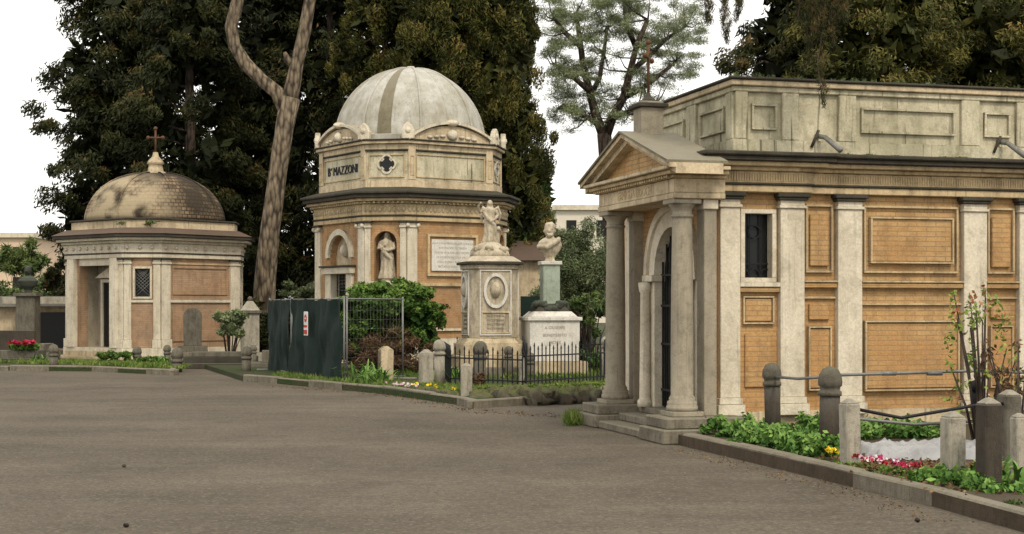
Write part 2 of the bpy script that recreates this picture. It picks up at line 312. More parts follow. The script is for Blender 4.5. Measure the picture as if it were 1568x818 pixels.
for i,(a,b) in enumerate(bays):
    if i==0:
        B.boxf('wall','brickA',S,a-.1,b+.1,.3,1.90,-.2,0.,0.); B.boxf('wall','brickA',S,a-.1,b+.1,2.76,2.99,-.2,0.,0.)
        B.boxf('wall','brickA',S,a-.1,a+.045,1.90,2.76,-.2,0.,0.); B.boxf('wall','brickA',S,b-.045,b+.1,1.90,2.76,-.2,0.,0.)
        frame_rect(B,'window_frame','white',S,a+.03,b-.03,1.90,2.79,.055,-.12,.035)
        B.boxf('window_glass','dark',S,a+.05,b-.05,1.9,2.76,-.16,-.13,0.)
        B.boxf('window_sill','white',S,a+.0,b-.0,1.84,1.90,-.02,.09)
        for k in range(3):
            B.polyf('window_grille','iron',S,archring(a+.12+.145*k,2.0,.058,.072,12),-.10,-.085)
            if k: B.boxf('window_grille','iron',S,a+.055+.145*k-.006,a+.055+.145*k+.006,1.955,2.735,-.10,-.085,0.)
        B.polyf('window_grille','iron',S,archring((a+b)/2,2.52,.07,.085,14),-.10,-.085); B.polyf('window_grille','iron',S,[(2*((a+b)/2)-x,2*2.52-z) for x,z in archring((a+b)/2,2.52,.07,.085,14)],-.10,-.085)
        B.boxf('window_grille','iron',S,a+.085,b-.085,2.12,2.135,-.10,-.085,0.)
        B.boxf('panel','brickA',S,a+.09,b-.09,.62,1.28,0,.03,.01); B.boxf('panel','brickA',S,a+.09,b-.09,1.42,1.70,0,.03,.01)
        frame_rect(B,'panel_mould','entab',S,a+.06,b-.06,1.39,1.73,.02,0,.045)
        B.boxf('string_course','brickA',S,a,b,1.775,1.835,0,.07,.01)
        continue
    B.boxf('wall','brickA',S,a-.1,b+.1,.3,2.99,-.2,0.,0.)
    wide=(b-a)>.8
    B.boxf('string_course','brickA',S,a,b,1.83,1.90,0,.08,.012); B.boxf('string_course','entab',S,a,b,1.90,1.925,0,.10,.006)
    B.boxf('string_course','entab',S,a,b,1.62 if wide else 1.70,1.645 if wide else 1.725,0,.04,.004)
    m=.05 if wide else .04
    frame_rect(B,'panel_mould','entab',S,a+m,b-m,2.02,2.86,.028,0,.045)
    if wide:
        B.boxf('panel','brickA',S,a+.15,b-.15,2.16,2.70,0,.045,.012); frame_rect(B,'panel_mould','entab',S,a+.13,b-.13,2.14,2.72,.024,0,.07)
        B.boxf('panel','brickA',S,a+.07,b-.07,.58,1.40,0,.05,.012); frame_rect(B,'panel_mould','entab',S,a+.05,b-.05,.55,1.43,.024,0,.075)
    else:
        B.boxf('panel','brickA',S,a+.1,b-.1,2.1,2.74,0,.04,.01)
        B.boxf('panel','brickA',S,a+.09,b-.09,1.44,1.64,0,.04,.01); B.boxf('panel','brickA',S,a+.09,b-.09,.6,1.33,0,.045,.01)
        frame_rect(B,'panel_mould','entab',S,a+.07,b-.07,.57,1.36,.02,0,.065)
def rect(u0,u1,v0,v1): return [(u0,v0),(u1,v0),(u1,v1),(u0,v1)]
def entl(z0,z1,t,mat,bev=.008):
    B.prism('entablature',mat,rect(7.12-t,U1,16.80-t,VF+.1+t),z0,z1,bev=bev)
    B.prism('entablature',mat,rect(7.06-t,8.32+t,16.745-t,17.2),z0+.003,z1+.003,bev=bev)
entl(2.985,3.07,.0,'entab'); entl(3.07,3.095,.025,'capdark'); entl(3.095,3.24,.005,'entab'); entl(3.24,3.29,.06,'entab'); entl(3.29,3.345,.15,'entab'); entl(3.345,3.40,.22,'capdark'); entl(3.40,3.455,.26,'capdark',.015)
for k in range(150):
    u=8.42+k*.034
    B.boxf('strigil_frieze','entab',S,u,u+.017,3.12,3.215,.09,.115,0.)
for k in range(34):
    u=7.06+k*.034+.02; B.boxf('strigil_frieze','entab',S,u,u+.017,3.123,3.218,.15,.172,0.)
# parapet
Pf=Fr((0,17.0,0),(1,0,0),(0,-1,0)); VP=VF-.1
B.prism('parapet','parapet',rect(7.42,U1,17.0,VP),3.45,4.26,bev=.01); B.prism('parapet','parapet',rect(7.36,U1,16.94,VP+.06),3.455,3.65)
B.prism('parapet','parapet',rect(7.37,U1,16.95,VP+.05),4.23,4.30); B.prism('parapet','cream',rect(7.33,U1,16.91,VP+.09),4.30,4.37); B.prism('parapet','capdark',rect(7.30,U1,16.88,VP+.12),4.37,4.405,bev=.012)
for a,b in [(7.40,7.56),(8.02,8.24),(8.78,9.02),(10.5,10.76),(11.3,11.55)]:
    B.boxf('parapet_pier','parapet',Pf,a,b,3.652,4.229,-.1,.055)
for a,b in [(7.62,7.96),(9.1,10.42),(10.84,11.22),(11.65,12.8)]:
    frame_rect(B,'parapet_frame','parapet',Pf,a,b,3.77,4.09,.03,0,.04)
Pl=Fr((7.42,0,0),(0,1,0),(-1,0,0))
for a,b in [(17.0,17.2),(18.2,18.5),(20.0,20.4)]: B.boxf('parapet_pier','parapet',Pl,a,b,3.652,4.229,-.1,.05)
for a,b in [(17.3,18.1),(18.65,19.9)]: frame_rect(B,'parapet_frame','parapet',Pl,a,b,3.77,4.09,.03,0,.04)
for u in (8.5,11.05):
    B.tube('rain_spout','concrete',[(u,17.0,3.72),(u+.02,16.8,3.68),(u+.1,16.55,3.50)],[.03,.03,.04],8)
    B.tube('rain_spout','capdark',[(u-.1,16.93,3.57),(u-.02,16.9,3.78)],[.02,.02],6)
B.leaves('coping_weeds','cyp',[(random.uniform(7.4,13),random.uniform(16.9,17.1),4.42) for _ in range(26)],[(.06,.05,.04)]*26,26,.06,.012,(0,0,1.),shell=.1)
# moss growing on the cornice ledge
B.leaves('cornice_moss','grass',[(random.uniform(7.3,13.4),random.uniform(16.6,16.9),3.46) for _ in range(90)],[(.09,.05,.012)]*90,40,.02,.015,None,shell=.1,tbias=-.2)
# portico
for v0,v1 in ((16.32,17.15),(18.85,19.65)): 
    B.box('portico_pedestal','kerb',6.22,7.3,v0,v1,0,.17,.015); B.box('portico_pedestal','kerb',6.28,7.3,v0+.06,v1-.06,.17,.30,.015)
B.box('portico_step','kerb',6.27,7.2,17.15,18.85,0,.10,.015); B.box('portico_step','kerb',6.55,7.2,17.15,18.85,.1,.2,.015); B.box('portico_floor','kerb',6.85,7.3,17.09,18.91,.2,.28,.01)
colp=[(r*.84,z) for r,z in [(.0,.0),(.225,.0),(.225,.06),(.21,.065),(.215,.09),(.21,.115),(.185,.125),(.19,.15),(.175,.17),(.162,.19),(.164,.6),(.158,1.4),(.142,2.28),(.14,2.3),(.16,2.31),(.16,2.335),(.142,2.34),(.142,2.39),(.175,2.43),(.195,2.45),(.195,2.46),(0,2.46)]]
for v in (16.77,19.2):
    B.box('column_base','column',6.63-.2,6.63+.2,v-.2,v+.2,.30,.36); B.lathe('column','column',(6.63,v,.36),colp,28)
    B.box('column_abacus','column',6.63-.18,6.63+.18,v-.18,v+.18,2.82,2.88,.01)
    B.box('portico_pilaster','column',6.86,7.02,v-.13 if v<17 else v-.08,v+.11,.3,2.8); B.box('portico_pilaster','white',6.84,7.03,v-.16 if v<17 else v-.1,v+.13,2.76,2.88)
cv=17.98
B.polyf('facade_wall','brickA',Fc,archhole(16.9,VF,.05,2.99,cv,.66,2.02),-.32,0.)
B.polyf('door_arch','white',Fc,archring(cv,2.02,.60,.80),-.1,.05); B.polyf('door_arch','white',Fc,archring(cv,2.02,.80,.90),-.1,.09)
for a,b in ((cv-.9,cv-.60),(cv+.60,cv+.9)):
    B.boxf('door_jamb','white',Fc,a,b,.28,1.93,-.1,.05); B.boxf('door_impost','white',Fc,a-.03,b+.03,1.93,2.02,-.1,.1)
    B.lathe('door_colonnette','white',(6.88,(a+b)/2,.28),[(0,0),(.1,0),(.1,.08),(.08,.1),(.075,.12),(.062,1.5),(.08,1.53),(.09,1.64),(0,1.65)],16)
B.boxf('door_dark_panel','dark',Fc,cv-.655,cv+.655,.28,2.0,-.13,-.11,0.); B.polyf('door_dark_panel','dark',Fc,[(cv+.655*math.cos(math.pi*i/16),2.0+.655*math.sin(math.pi*i/16)) for i in range(17)],-.13,-.11)  # flat near-black panel painting the darkness inside the doorway
for k in range(9): B.boxf('iron_gate','iron',Fc,cv-.56+k*.14-.01,cv-.56+k*.14+.01,.3,2.0+math.sqrt(max(0,.35-(-.56+k*.14)**2)),-.07,-.05,0.)
for z in (.5,1.1,1.6,2.0): B.boxf('iron_gate','iron',Fc,cv-.6,cv+.6,z,z+.03,-.075,-.045,0.)
B.boxf('facade_pilaster','white',Fc,19.45,19.7,.3,2.98,0,.06)
def pent(z0,z1,t,mat,ub=7.1): B.box('portico_entablature',mat,6.45-t,ub,16.56-t,19.41+t,z0,z1,.008)
pent(2.88,2.95,0,'cream'); pent(2.95,3.12,-.01,'cream'); pent(3.12,3.16,.03,'entab'); pent(3.16,3.21,.10,'entab'); pent(3.21,3.255,.16,'cream')
Pp=Fr((6.45,0,0),(0,1,0),(-1,0,0)); zb=3.257; za=3.74; l,r=16.40,19.57
B.polyf('tympanum','brickA',Pp,[(l+.1,zb),(r-.1,zb),(cv,za-.02)],-.5,-.04)
def rake(part,mat,w0,w1,d0,d1,l=l,r=r):
    sl=(za-zb)/((r-l)/2)
    for sg,e in ((1,l),(-1,r)):
        B.polyf(part,mat,Pp,[(e-.12*sg,zb+w0-.12*sl),(cv,za+w0),(cv,za+w1),(e-.12*sg,zb+w1-.12*sl)],d0,d1)
rake('raking_cornice','cream',-.07,.0,-.5,.09); rake('raking_cornice','cream',.0,.055,-.5,.17); rake('pediment_roof','leadstain',.056,.085,-.56,.20)
for k in range(34):
    v=16.62+k*.083; B.boxf('dentil','entab',Pp,v,v+.04,3.125,3.155,.035,.07,0.)
B.text('inscription','entab','FAMIGLIA ERSOCH',.15,Fr((6.46,0,0),(0,-1,0),(-1,0,0)),-cv,2.985,.002,.004)
B.box('cross_pedestal','column',6.5,6.8,cv-.15,cv+.15,3.68,4.12); B.box('cross_pedestal','capdark',6.45,6.85,cv-.2,cv+.2,4.12,4.17); B.box('cross_pedestal','column',6.5,6.8,cv-.15,cv+.15,4.17,4.2)
B.lathe('cross_pedestal','capdark',(6.65,cv,4.2),[(.13,0),(.08,.04),(.035,.08),(.02,.12),(0,.13)],12)
B.tube('iron_cross','rust',[(6.65,cv,4.3),(6.65,cv,4.96)],.02,6); B.tube('iron_cross','rust',[(6.65-.12,cv-.2,4.76),(6.65+.12,cv+.2,4.76)],.02,6)
for p in ((6.53,cv-.2,4.76),(6.77,cv+.2,4.76),(6.65,cv,4.96)): B.ball('iron_cross','rust',p,.035,8,6)
for a in range(4): B.tube('iron_cross','rust',[(6.65,cv,4.76),(6.65,cv+.1*math.cos(.785+1.571*a),4.76+.1*math.sin(.785+1.571*a))],.008,5)
B.done()
# ================================================================ chamfered mausolea
def octp(R,k,t=0.):
    R+=t; k+=.586*t; a=R-k
    return [(-a,-R),(a,-R),(R,-a),(R,a),(a,R),(-a,R),(-R,a),(-R,-a)]
def octf(R,k):
    out=[]
    for i in range(8):
        an=math.radians(-90-45*i); n=(math.cos(an),math.sin(an),0); t=(-math.sin(an),math.cos(an),0)
        d=R if i%2==0 else (2*R-k)/math.sqrt(2); hw=(R-k) if i%2==0 else k/math.sqrt(2)
        out.append((Fr((n[0]*d,n[1]*d,0),t,n),hw))
    return out
def pilasters(A,fr,hw,w,z0,z1,mat,d=.07,ionic=False):
    for sg in (-1,1):
        a0,a1=sorted((sg*hw,sg*(hw-w)))
        A.boxf('pilaster',mat,fr,a0,a1,z0+.25,z1-.18,-.05,d); A.boxf('pilaster_base',mat,fr,a0-.02,a1+.02,z0,z0+.25,-.02,d+.05)
        A.boxf('capital',mat,fr,a0-.02,a1+.02,z1-.18,z1-.12,-.02,d+.03); A.boxf('capital',mat,fr,a0,a1,z1-.12,z1-.05,-.02,d+.01); A.boxf('capital','capdark',fr,a0-.04,a1+.04,z1-.05,z1,-.02,d+.06)
        if ionic:
            for q in (a0-.01,a1+.01): 
                A.ball('capital',mat,fr.P(q,z1-.12,d+.03),(.06,.06,.065),8,6)
def acro(A,mat,x,y,z,h,w,ang):
    t=Vector((math.cos(ang),math.sin(ang),0)); n=Vector((-t.y,t.x,0)); fr=Fr((x,y,0),t,n)
    A.polyf('acroterion',mat,fr,[(-w,z),(w,z),(w*1.05,z+h*.45),(w*.6,z+h*.8),(0,z+h),(-w*.6,z+h*.8),(-w*1.05,z+h*.45)],-.07,.07,.02)
    A.ball('acroterion',mat,(x,y,z+h*.5),(w*.7,w*.7,w*.7),8,6)
# ---- left
cx,cy=-10.75,45.3; R,k=2.12,.72
A=Asm('domed_mausoleum',(cx,cy,0),math.radians(50))
A.prism('plinth','cream',octp(R,k,.22),0,.18); A.prism('plinth','white',octp(R,k,.12),.18,.42)
A.prism('core','brickL',octp(R,k,-1.25),.3,3.0,bev=0)
for i,(fr,hw) in enumerate(octf(R,k)):
    if i==2:
        op=.80
        A.boxf('wall','brickL',fr,-hw,-op,.4,3.02,-.3,0,0.); A.boxf('wall','brickL',fr,op,hw,.4,3.02,-.3,0,0.); A.boxf('wall','white',fr,-op,op,2.8,3.02,-.3,0,0.)
        A.boxf('porch_back','column',fr,-op-.2,op+.2,.3,3.0,-.75,-.65,0.)  # darker stone than the cream wall, painting in the shade under the porch roof
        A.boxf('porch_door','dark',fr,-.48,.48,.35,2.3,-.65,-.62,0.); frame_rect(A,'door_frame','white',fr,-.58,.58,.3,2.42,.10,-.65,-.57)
        A.polyf('door_pediment','white',fr,[(-.68,2.45),(.68,2.45),(0,2.76)],-.65,-.45)
        for sg in (-1,1): A.boxf('porch_side','column',fr,sg*.9-.1,sg*.9+.1,.3,3.0,-.9,-.3,0.)  # side walls darkened the same way, porch shade put into the colour
        for q in range(2): A.boxf('porch_step','cream',fr,-1.1-.2*q,1.1+.2*q,0,.32-.15*q,0.,.3+.3*q)
        for sg in (-1,1): A.boxf('porch_pillar','white',fr,sg*1.05-.16,sg*1.05+.16,.42,3.0,.0,.16)
    elif i%2==1:
        wz0,wz1,ww=1.86,2.72,.24
        A.boxf('wall','brickL',fr,-hw,hw,.4,wz0,-.3,0,0.); A.boxf('wall','brickL',fr,-hw,hw,wz1,3.02,-.3,0,0.)
        A.boxf('wall','brickL',fr,-hw,-ww,wz0,wz1,-.3,0,0.); A.boxf('wall','brickL',fr,ww,hw,wz0,wz1,-.3,0,0.)
        A.boxf('window_glass','dark',fr,-ww,ww,wz0,wz1,-.2,-.15,0.); frame_rect(A,'window_frame','white',fr,-ww-.03,ww+.03,wz0-.03,wz1+.03,.06,-.1,.04)
        for q in range(-3,4):
            A.tube('window_grille','pipe',[fr.P(-ww,wz0+.1*(q+3)+.0,-.05),fr.P(ww,min(wz1,wz0+.1*(q+3)+.45),-.05)],.008,4); A.tube('window_grille','pipe',[fr.P(ww,wz0+.1*(q+3)+.0,-.055),fr.P(-ww,min(wz1,wz0+.1*(q+3)+.45),-.055)],.008,4)
        A.boxf('string_course','white',fr,-hw,hw,1.72,1.80,0,.05)
    else:
        A.boxf('wall','brickL',fr,-hw,hw,.4,3.02,-.3,0,0.); A.boxf('string_course','white',fr,-hw,hw,1.72,1.80,0,.05)
        frame_rect(A,'panel_mould','brickL',fr,-hw+.4,hw-.4,1.95,2.75,.04,0,.03); A.boxf('panel','brickL',fr,-hw+.4,hw-.4,.6,1.5,0,.03)
        A.boxf('panel_mould','entab',fr,-hw+.3,hw-.3,2.82,2.86,0,.03)
    pilasters(A,fr,hw,.30 if i%2==0 else .2,.42,3.0,'white')
O=lambda z0,z1,t,m: A.prism('entablature',m,octp(R,k,t),z0,z1)
O(3.0,3.12,.09,'white');O(3.12,3.15,.12,'capdark');O(3.15,3.42,.10,'white');O(3.42,3.5,.18,'white');O(3.5,3.58,.32,'white');O(3.58,3.68,.42,'capdark');
A.prism('roof_skirt','roof',octp(R,k,.46),3.68,3.86,octp(R,k,.05))
for fr,hw in octf(R,k):
    for q in range(int(hw*2/.35)+1):
        a=-hw+.1+q*.35
        if a<hw: A.ball('frieze_rosette','white',fr.P(a,3.29,.11),.055,8,5)
A.prism('drum','cream',octp(R,k,-.1),3.84,4.10); A.prism('drum','capdark',octp(R,k,-.04),4.10,4.15)
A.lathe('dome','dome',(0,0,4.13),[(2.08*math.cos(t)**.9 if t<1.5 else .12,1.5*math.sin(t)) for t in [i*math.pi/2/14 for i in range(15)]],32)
for q in range(8):
    an=math.radians(22.5+45*q); A.tube('dome_rib','dome',[(2.08*math.cos(t)**.9*math.cos(an),2.08*math.cos(t)**.9*math.sin(an),4.14+1.51*math.sin(t)) for t in [j*1.5/10 for j in range(11)]],.022,6)
A.lathe('lantern','cream',(0,0,5.58),[(.36,0),(.34,.08),(.24,.1),(.2,.3),(.26,.34),(.22,.42),(.1,.55),(.07,.68),(0,.7)],16)
A.tube('iron_cross','rust',[(0,0,6.2),(0,0,6.98)],.032,6); A.tube('iron_cross','rust',[(-.14,.17,6.7),(.14,-.17,6.7)],.028,6)
for p in ((-.14,.17,6.7),(.14,-.17,6.7),(0,0,6.98)): A.ball('iron_cross','rust',p,.06,8,6)
A.leaves('roof_weeds','cyp',[(random.uniform(-2.1,-1.2),random.uniform(-2.0,-1.2),4.0) for _ in range(6)],[(.2,.2,.1)]*6,40,.12,.03,shell=.1)
A.done()
# ---- centre
cx,cy=-2.86,42.4; R,k=2.22,.80
A=Asm('domed_mausoleum',(cx,cy,0),math.radians(34))
A.prism('plinth','cream',octp(R,k,.2),0,.3); A.prism('plinth','white',octp(R,k,.1),.3,.75)
A.prism('core','brickM',octp(R,k,-.45),.3,3.9,bev=0)
for i,(fr,hw) in enumerate(octf(R,k)):
    if i%2==1:
        A.polyf('wall','brickM',fr,[(-hw,2.28),(-.31,2.28),(-.31,3.3)]+[(-.31*math.cos(math.pi*j/12),3.3+.31*math.sin(math.pi*j/12)) for j in range(1,12)]+[(.31,3.3),(.31,2.28),(hw,2.28),(hw,3.88),(-hw,3.88)],-.42,0)
        A.boxf('wall','brickM',fr,-hw,hw,.7,2.28,-.42,0,0.)
        A.boxf('niche_back','column',fr,-.35,.35,2.2,3.7,-.46,-.40,0.)
        A.polyf('niche_arch','brickM',fr,archring(0,3.3,.31,.42),0,.05); A.boxf('niche_sill','white',fr,-.42,.42,2.18,2.28,-.05,.12)
        for sg in (-1,1): A.boxf('niche_jamb','brickM',fr,*sorted((sg*.31,sg*.42)),2.28,3.3,0,.05)
        A.boxf('panel','brickM',fr,-.35,.35,1.0,1.95,0,.04)
    elif i==2:
        A.polyf('wall','brickM',fr,archhole(-hw,hw,.7,3.88,0,.62,2.95),-.42,0)
        A.boxf('tympanum_back','cream',fr,-.7,.7,2.2,3.7,-.3,-.2,0.); A.polyf('door_arch','white',fr,archring(0,2.95,.62,.78),-.02,.08); 
        A.boxf('door_frame','white',fr,-.78,-.45,.6,2.5,-.25,.08); A.boxf('door_frame','white',fr,.45,.78,.6,2.5,-.25,.08); A.boxf('door_lintel','white',fr,-.85,.85,2.5,2.68,-.25,.16); A.boxf('door_lintel','capdark',fr,-.9,.9,2.68,2.73,-.25,.22)
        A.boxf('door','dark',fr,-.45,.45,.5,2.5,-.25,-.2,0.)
        for q in range(5): A.boxf('door_grille','iron',fr,-.36+q*.18-.012,-.36+q*.18+.012,.5,2.5,-.1,-.08,0.)
        for q in range(5): A.boxf('door_grille','pipe',fr,-.45,.45,2.05+q*.09,2.06+q*.09,-.1,-.085,0.)
        A.boxf('door_step','cream',fr,-1.,1.,0,.5,.0,.4); A.boxf('door_step','cream',fr,-1.1,1.1,0,.25,.4,.75)
        A.ball('relief','white',fr.P(0,3.15,-.2),(.22,.1,.2),12,8)
    else:
        A.boxf('wall','brickM',fr,-hw,hw,.7,3.88,-.42,0,0.)
        frame_rect(A,'plaque_frame','entab',fr,-.80,.80,2.42,3.55,.07,0,.07); A.boxf('plaque','marble',fr,-.66,.66,2.56,3.41,0,.04)
        if i==0:
            for q,tx in enumerate(['ALLA CARA MEMORIA DEI CONIUGI','BARTOLOMEO E TERESA','CHE IN VITA FURONO ESEMPIO','DI OGNI DOMESTICA VIRTU','I FIGLI POSERO IN PERENNE','RICORDO ANNO MCMVII']): A.text('inscription','boll2',tx,.08,fr,0,3.28-q*.125,.041,.002)
        A.boxf('string_course','entab',fr,-hw,hw,2.15,2.24,0,.07); A.boxf('panel','brickM',fr,-.85,.85,1.0,1.95,0,.05); A.boxf('string_course','white',fr,-hw,hw,.95,1.02,0,.07)
    pilasters(A,fr,hw,.30 if i%2==0 else .16,.75,3.88,'white',ionic=(i%2==0))
O=lambda z0,z1,t,m,b=.01: A.prism('entablature',m,octp(R,k,t),z0,z1,bev=b)
O(3.88,4.0,.09,'entab');O(4.0,4.04,.12,'capdark');O(4.04,4.34,.09,'entab');O(4.34,4.40,.16,'cream');O(4.40,4.48,.28,'entab');O(4.48,4.58,.38,'capdark');O(4.58,4.66,.44,'capdark',.02); A.prism('cornice_slope','capdark',octp(R,k,.40),4.66,4.78,octp(R,k,.03),bev=0)
for fr,hw in octf(R,k):
    a=-hw
    while a<hw: A.ball('frieze_ornament','cream',fr.P(a+.05,4.19,.09),(.05,.03,.075),8,5); A.boxf('dentil','cream',fr,a+.02,a+.07,4.345,4.395,.16,.22,0.); a+=.13
Ra,ka=R-.08,k
Oa=lambda z0,z1,t,m,b=.01: A.prism('attic',m,octp(Ra,ka,t),z0,z1,bev=b)
Oa(4.76,4.98,.05,'cream');Oa(4.98,5.75,0,'parapet');Oa(5.75,5.79,.05,'capdark');Oa(5.79,5.94,.04,'cream');Oa(5.94,6.02,.13,'cream');Oa(6.02,6.06,.17,'capdark')
for i,(fr,hw) in enumerate(octf(Ra,ka)):
    if i%2==0:
        ph=.46
        pts=[(-hw,6.0)]+[(-hw+2*hw*j/12,6.06+ph*math.sin(math.pi*j/12)**.8*(.9)) for j in range(1,12)]+[(hw,6.0)]
        A.polyf('gable','cream',fr,pts,-.5,.08)
        arc=[(-hw-.05,6.02)]+[(-hw+2*hw*j/12,6.06+ph*math.sin(math.pi*j/12)**.8) for j in range(0,13)]+[(hw+.05,6.02)]
        A.polyf('gable_moulding','white',fr,[(a,z+.07) for a,z in arc]+[(a,z) for a,z in reversed(arc)],-.5,.17)
        A.ball('gable_crest','white',fr.P(0,6.24,.1),(.17,.1,.15),10,8); A.ball('gable_crest','white',fr.P(0,6.56,.1),(.2,.12,.1),10,8)
        for sg in (-1,1):
            for q in range(3): A.ball('gable_scroll','white',fr.P(sg*(.3+.2*q),6.19-.02*q,.1),(.09,.05,.05),8,6)
            A.boxf('attic_pier','cream',fr,*sorted((sg*hw,sg*(hw-.22))),4.98,5.9,0,.06); frame_rect(A,'attic_pier_panel','entab',fr,*sorted((sg*(hw-.05),sg*(hw-.17))),5.1,5.62,.02,.06,.075)
        frame_rect(A,'attic_frame','entab',fr,-hw+.25,hw-.25,5.05,5.68,.03,0,.03)
        if i==2: A.text('inscription','iron','B',.34,fr,-.80,5.23,.006,.02,sx=.85); A.text('inscription','iron','r',.15,fr,-.66,5.38,.006,.02); A.text('inscription','iron','MAZZONI',.34,fr,.16,5.23,.006,.02,sx=.92)
    else:
        for q in range(4):
            an=q*math.pi/2; cx2,cz2=.1*math.cos(an),5.4+.1*math.sin(an)
            A.polyf('quatrefoil','dark',fr,[(cx2+.1*math.cos(t*math.pi/8),cz2+.1*math.sin(t*math.pi/8)) for t in range(16)],-.05,.006+.001*q)
            A.polyf('quatrefoil_rim','white',fr,[(cx2*1.15+.15*math.cos(an-1.9+t*3.8/10),5.4+(cz2-5.4)*1.15+.15*math.sin(an-1.9+t*3.8/10)) for t in range(11)]+[(cx2*1.15+.105*math.cos(an+1.9-t*3.8/10),5.4+(cz2-5.4)*1.15+.105*math.sin(an+1.9-t*3.8/10)) for t in range(11)],-.02,.035)
        frame_rect(A,'attic_frame','entab',fr,-hw+.07,hw-.07,5.04,5.66,.03,0,.03)
for (x,y) in octp(Ra,ka,.08): acro(A,'white',x,y,6.05,.46,.17,math.atan2(y,x)+math.pi/2)
A.prism('drum','lead',octp(Ra,ka,-.05),6.06,6.22); 
Rd=2.08
vs=[];nt_=16;ns=32
for j in range(nt_+1):
    t=j*math.pi/2/nt_
    for i in range(ns):
        an=math.radians(22.5)+2*math.pi*i/ns; rr=max(.02,math.cos(t)**.98)*Rd
        kf=math.cos(math.pi/8)/math.cos(((i%4)/4)*math.pi/4-math.pi/8); rr*=(.5+.5*kf)*1.02
        vs.append((rr*math.cos(an),rr*math.sin(an),6.2+2.12*math.sin(t)))
f1=[];f2=[]
for j in range(nt_):
    for i in range(ns): (f2 if i in (17,) else f1).append((j*ns+i,j*ns+(i+1)%ns,(j+1)*ns+(i+1)%ns,(j+1)*ns+i))
A.add('dome','lead',vs,f1+[list(range(nt_*ns,(nt_+1)*ns))],True); A.add('dome_repaired_panel','leadstain',vs,f2,True)
for i in range(0,ns,2):
    pts=[(vs[j*ns+i][0]*1.002,vs[j*ns+i][1]*1.002,vs[j*ns+i][2]) for j in range(nt_)]
    A.tube('dome_rib','lead',pts,.035 if i%4==0 else .007,6)
A.lathe('dome_cap','lead',(0,0,8.28),[(.2,0),(.2,.04),(.12,.07),(.1,.1),(0,.11)],16)
A.lathe('dome_footing','lead',(0,0,6.12),[(2.14,0),(2.14,.1),(2.08,.14),(1.95,.16)],32)
fr,hw=octf(R,k)[1]
def draped(A,c,h,rz,mat,part='statue',arms='pray',vox=.02,wings=False):
    vs=[];fs=[];n=28
    lv=[(0,.19,.17),(.06,.185,.165),(.2,.155,.14),(.38,.135,.12),(.5,.14,.115),(.6,.12,.10),(.68,.135,.10),(.77,.155,.10),(.815,.12,.085),(.84,.05,.05),(.88,.045,.045)]
    R3=Matrix.Rotation(rz,3,'Z')
    def W(x,y,z): return Vector(c)+R3@Vector((x*h,y*h,z*h))
    for z,rx,ry in lv:
        f=.13*(1-min(1,z/.62))+.02
        for i in range(n):
            a=2*math.pi*i/n; m=1+f*math.sin(7*a+5*z)+f*.5*math.sin(4*a+1); vs.append(W(rx*m*math.cos(a)+.02*math.sin(z*6),ry*m*math.sin(a),z))
    for j in range(len(lv)-1):
        for i in range(n): fs.append((j*n+i,j*n+(i+1)%n,(j+1)*n+(i+1)%n,(j+1)*n+i))
    fs+= [list(range(n)),list(range((len(lv)-1)*n,len(lv)*n))]
    A.add(part,mat,vs,fs,True,0.,vox)
    A.ball(part,mat,W(0,-.01,.925),(.052*h,.06*h,.075*h),14,10,rem=vox,rz=rz); A.ball(part,mat,W(0,.025,.935),(.066*h,.06*h,.078*h),14,10,rem=vox,rz=rz)
    A.tube(part,mat,[W(0,.05,.93),W(0,.07,.84),W(0,.08,.74)],[.055*h,.08*h,.1*h],10,rem=vox); A.ball(part,mat,W(0,-.07,.92),(.012*h,.02*h,.022*h),8,6,rem=vox)
    ar=.038*h
    if arms=='pray': ps=[[(-.14,0,.77),(-.17,-.05,.64),(-.05,-.13,.66),(.0,-.15,.72)],[(.14,0,.77),(.17,-.05,.64),(.06,-.13,.6),(-.02,-.14,.62)]]
    else: ps=[[(-.14,0,.77),(-.22,-.02,.72),(-.26,-.1,.84),(-.2,-.14,.93)],[(.14,0,.77),(.2,-.04,.65),(.14,-.12,.55),(.05,-.14,.5)]]
    for q in ps: A.tube(part,mat,[W(*p) for p in q],[ar*1.15,ar,ar*.8,ar*.6],8,rem=vox); A.ball(part,mat,W(*q[-1]),ar*.85,8,6,rem=vox)
    A.tube(part,mat,[W(-.13,-.06,.72),W(-.02,-.13,.55),W(.12,-.09,.42),W(.13,-.08,.2)],[.03*h,.05*h,.045*h,.03*h],8,rem=vox)
    if wings:
        for sg in (-1,1): A.tube(part,mat,[W(.04*sg,.09,.76),W(.17*sg,.16,.84),W(.22*sg,.17,.68),W(.2*sg,.15,.48)],[.03*h,.05*h,.045*h,.012*h],8,rem=vox)
p=fr.P(0,2.28,-.12); A.box('statue_base','statue',p.x-.16,p.x+.16,p.y-.16,p.y+.16,2.27,2.34)
draped(A,(p.x,p.y,2.34),1.26,math.radians(-45),'statue',vox=.016)
A.done()
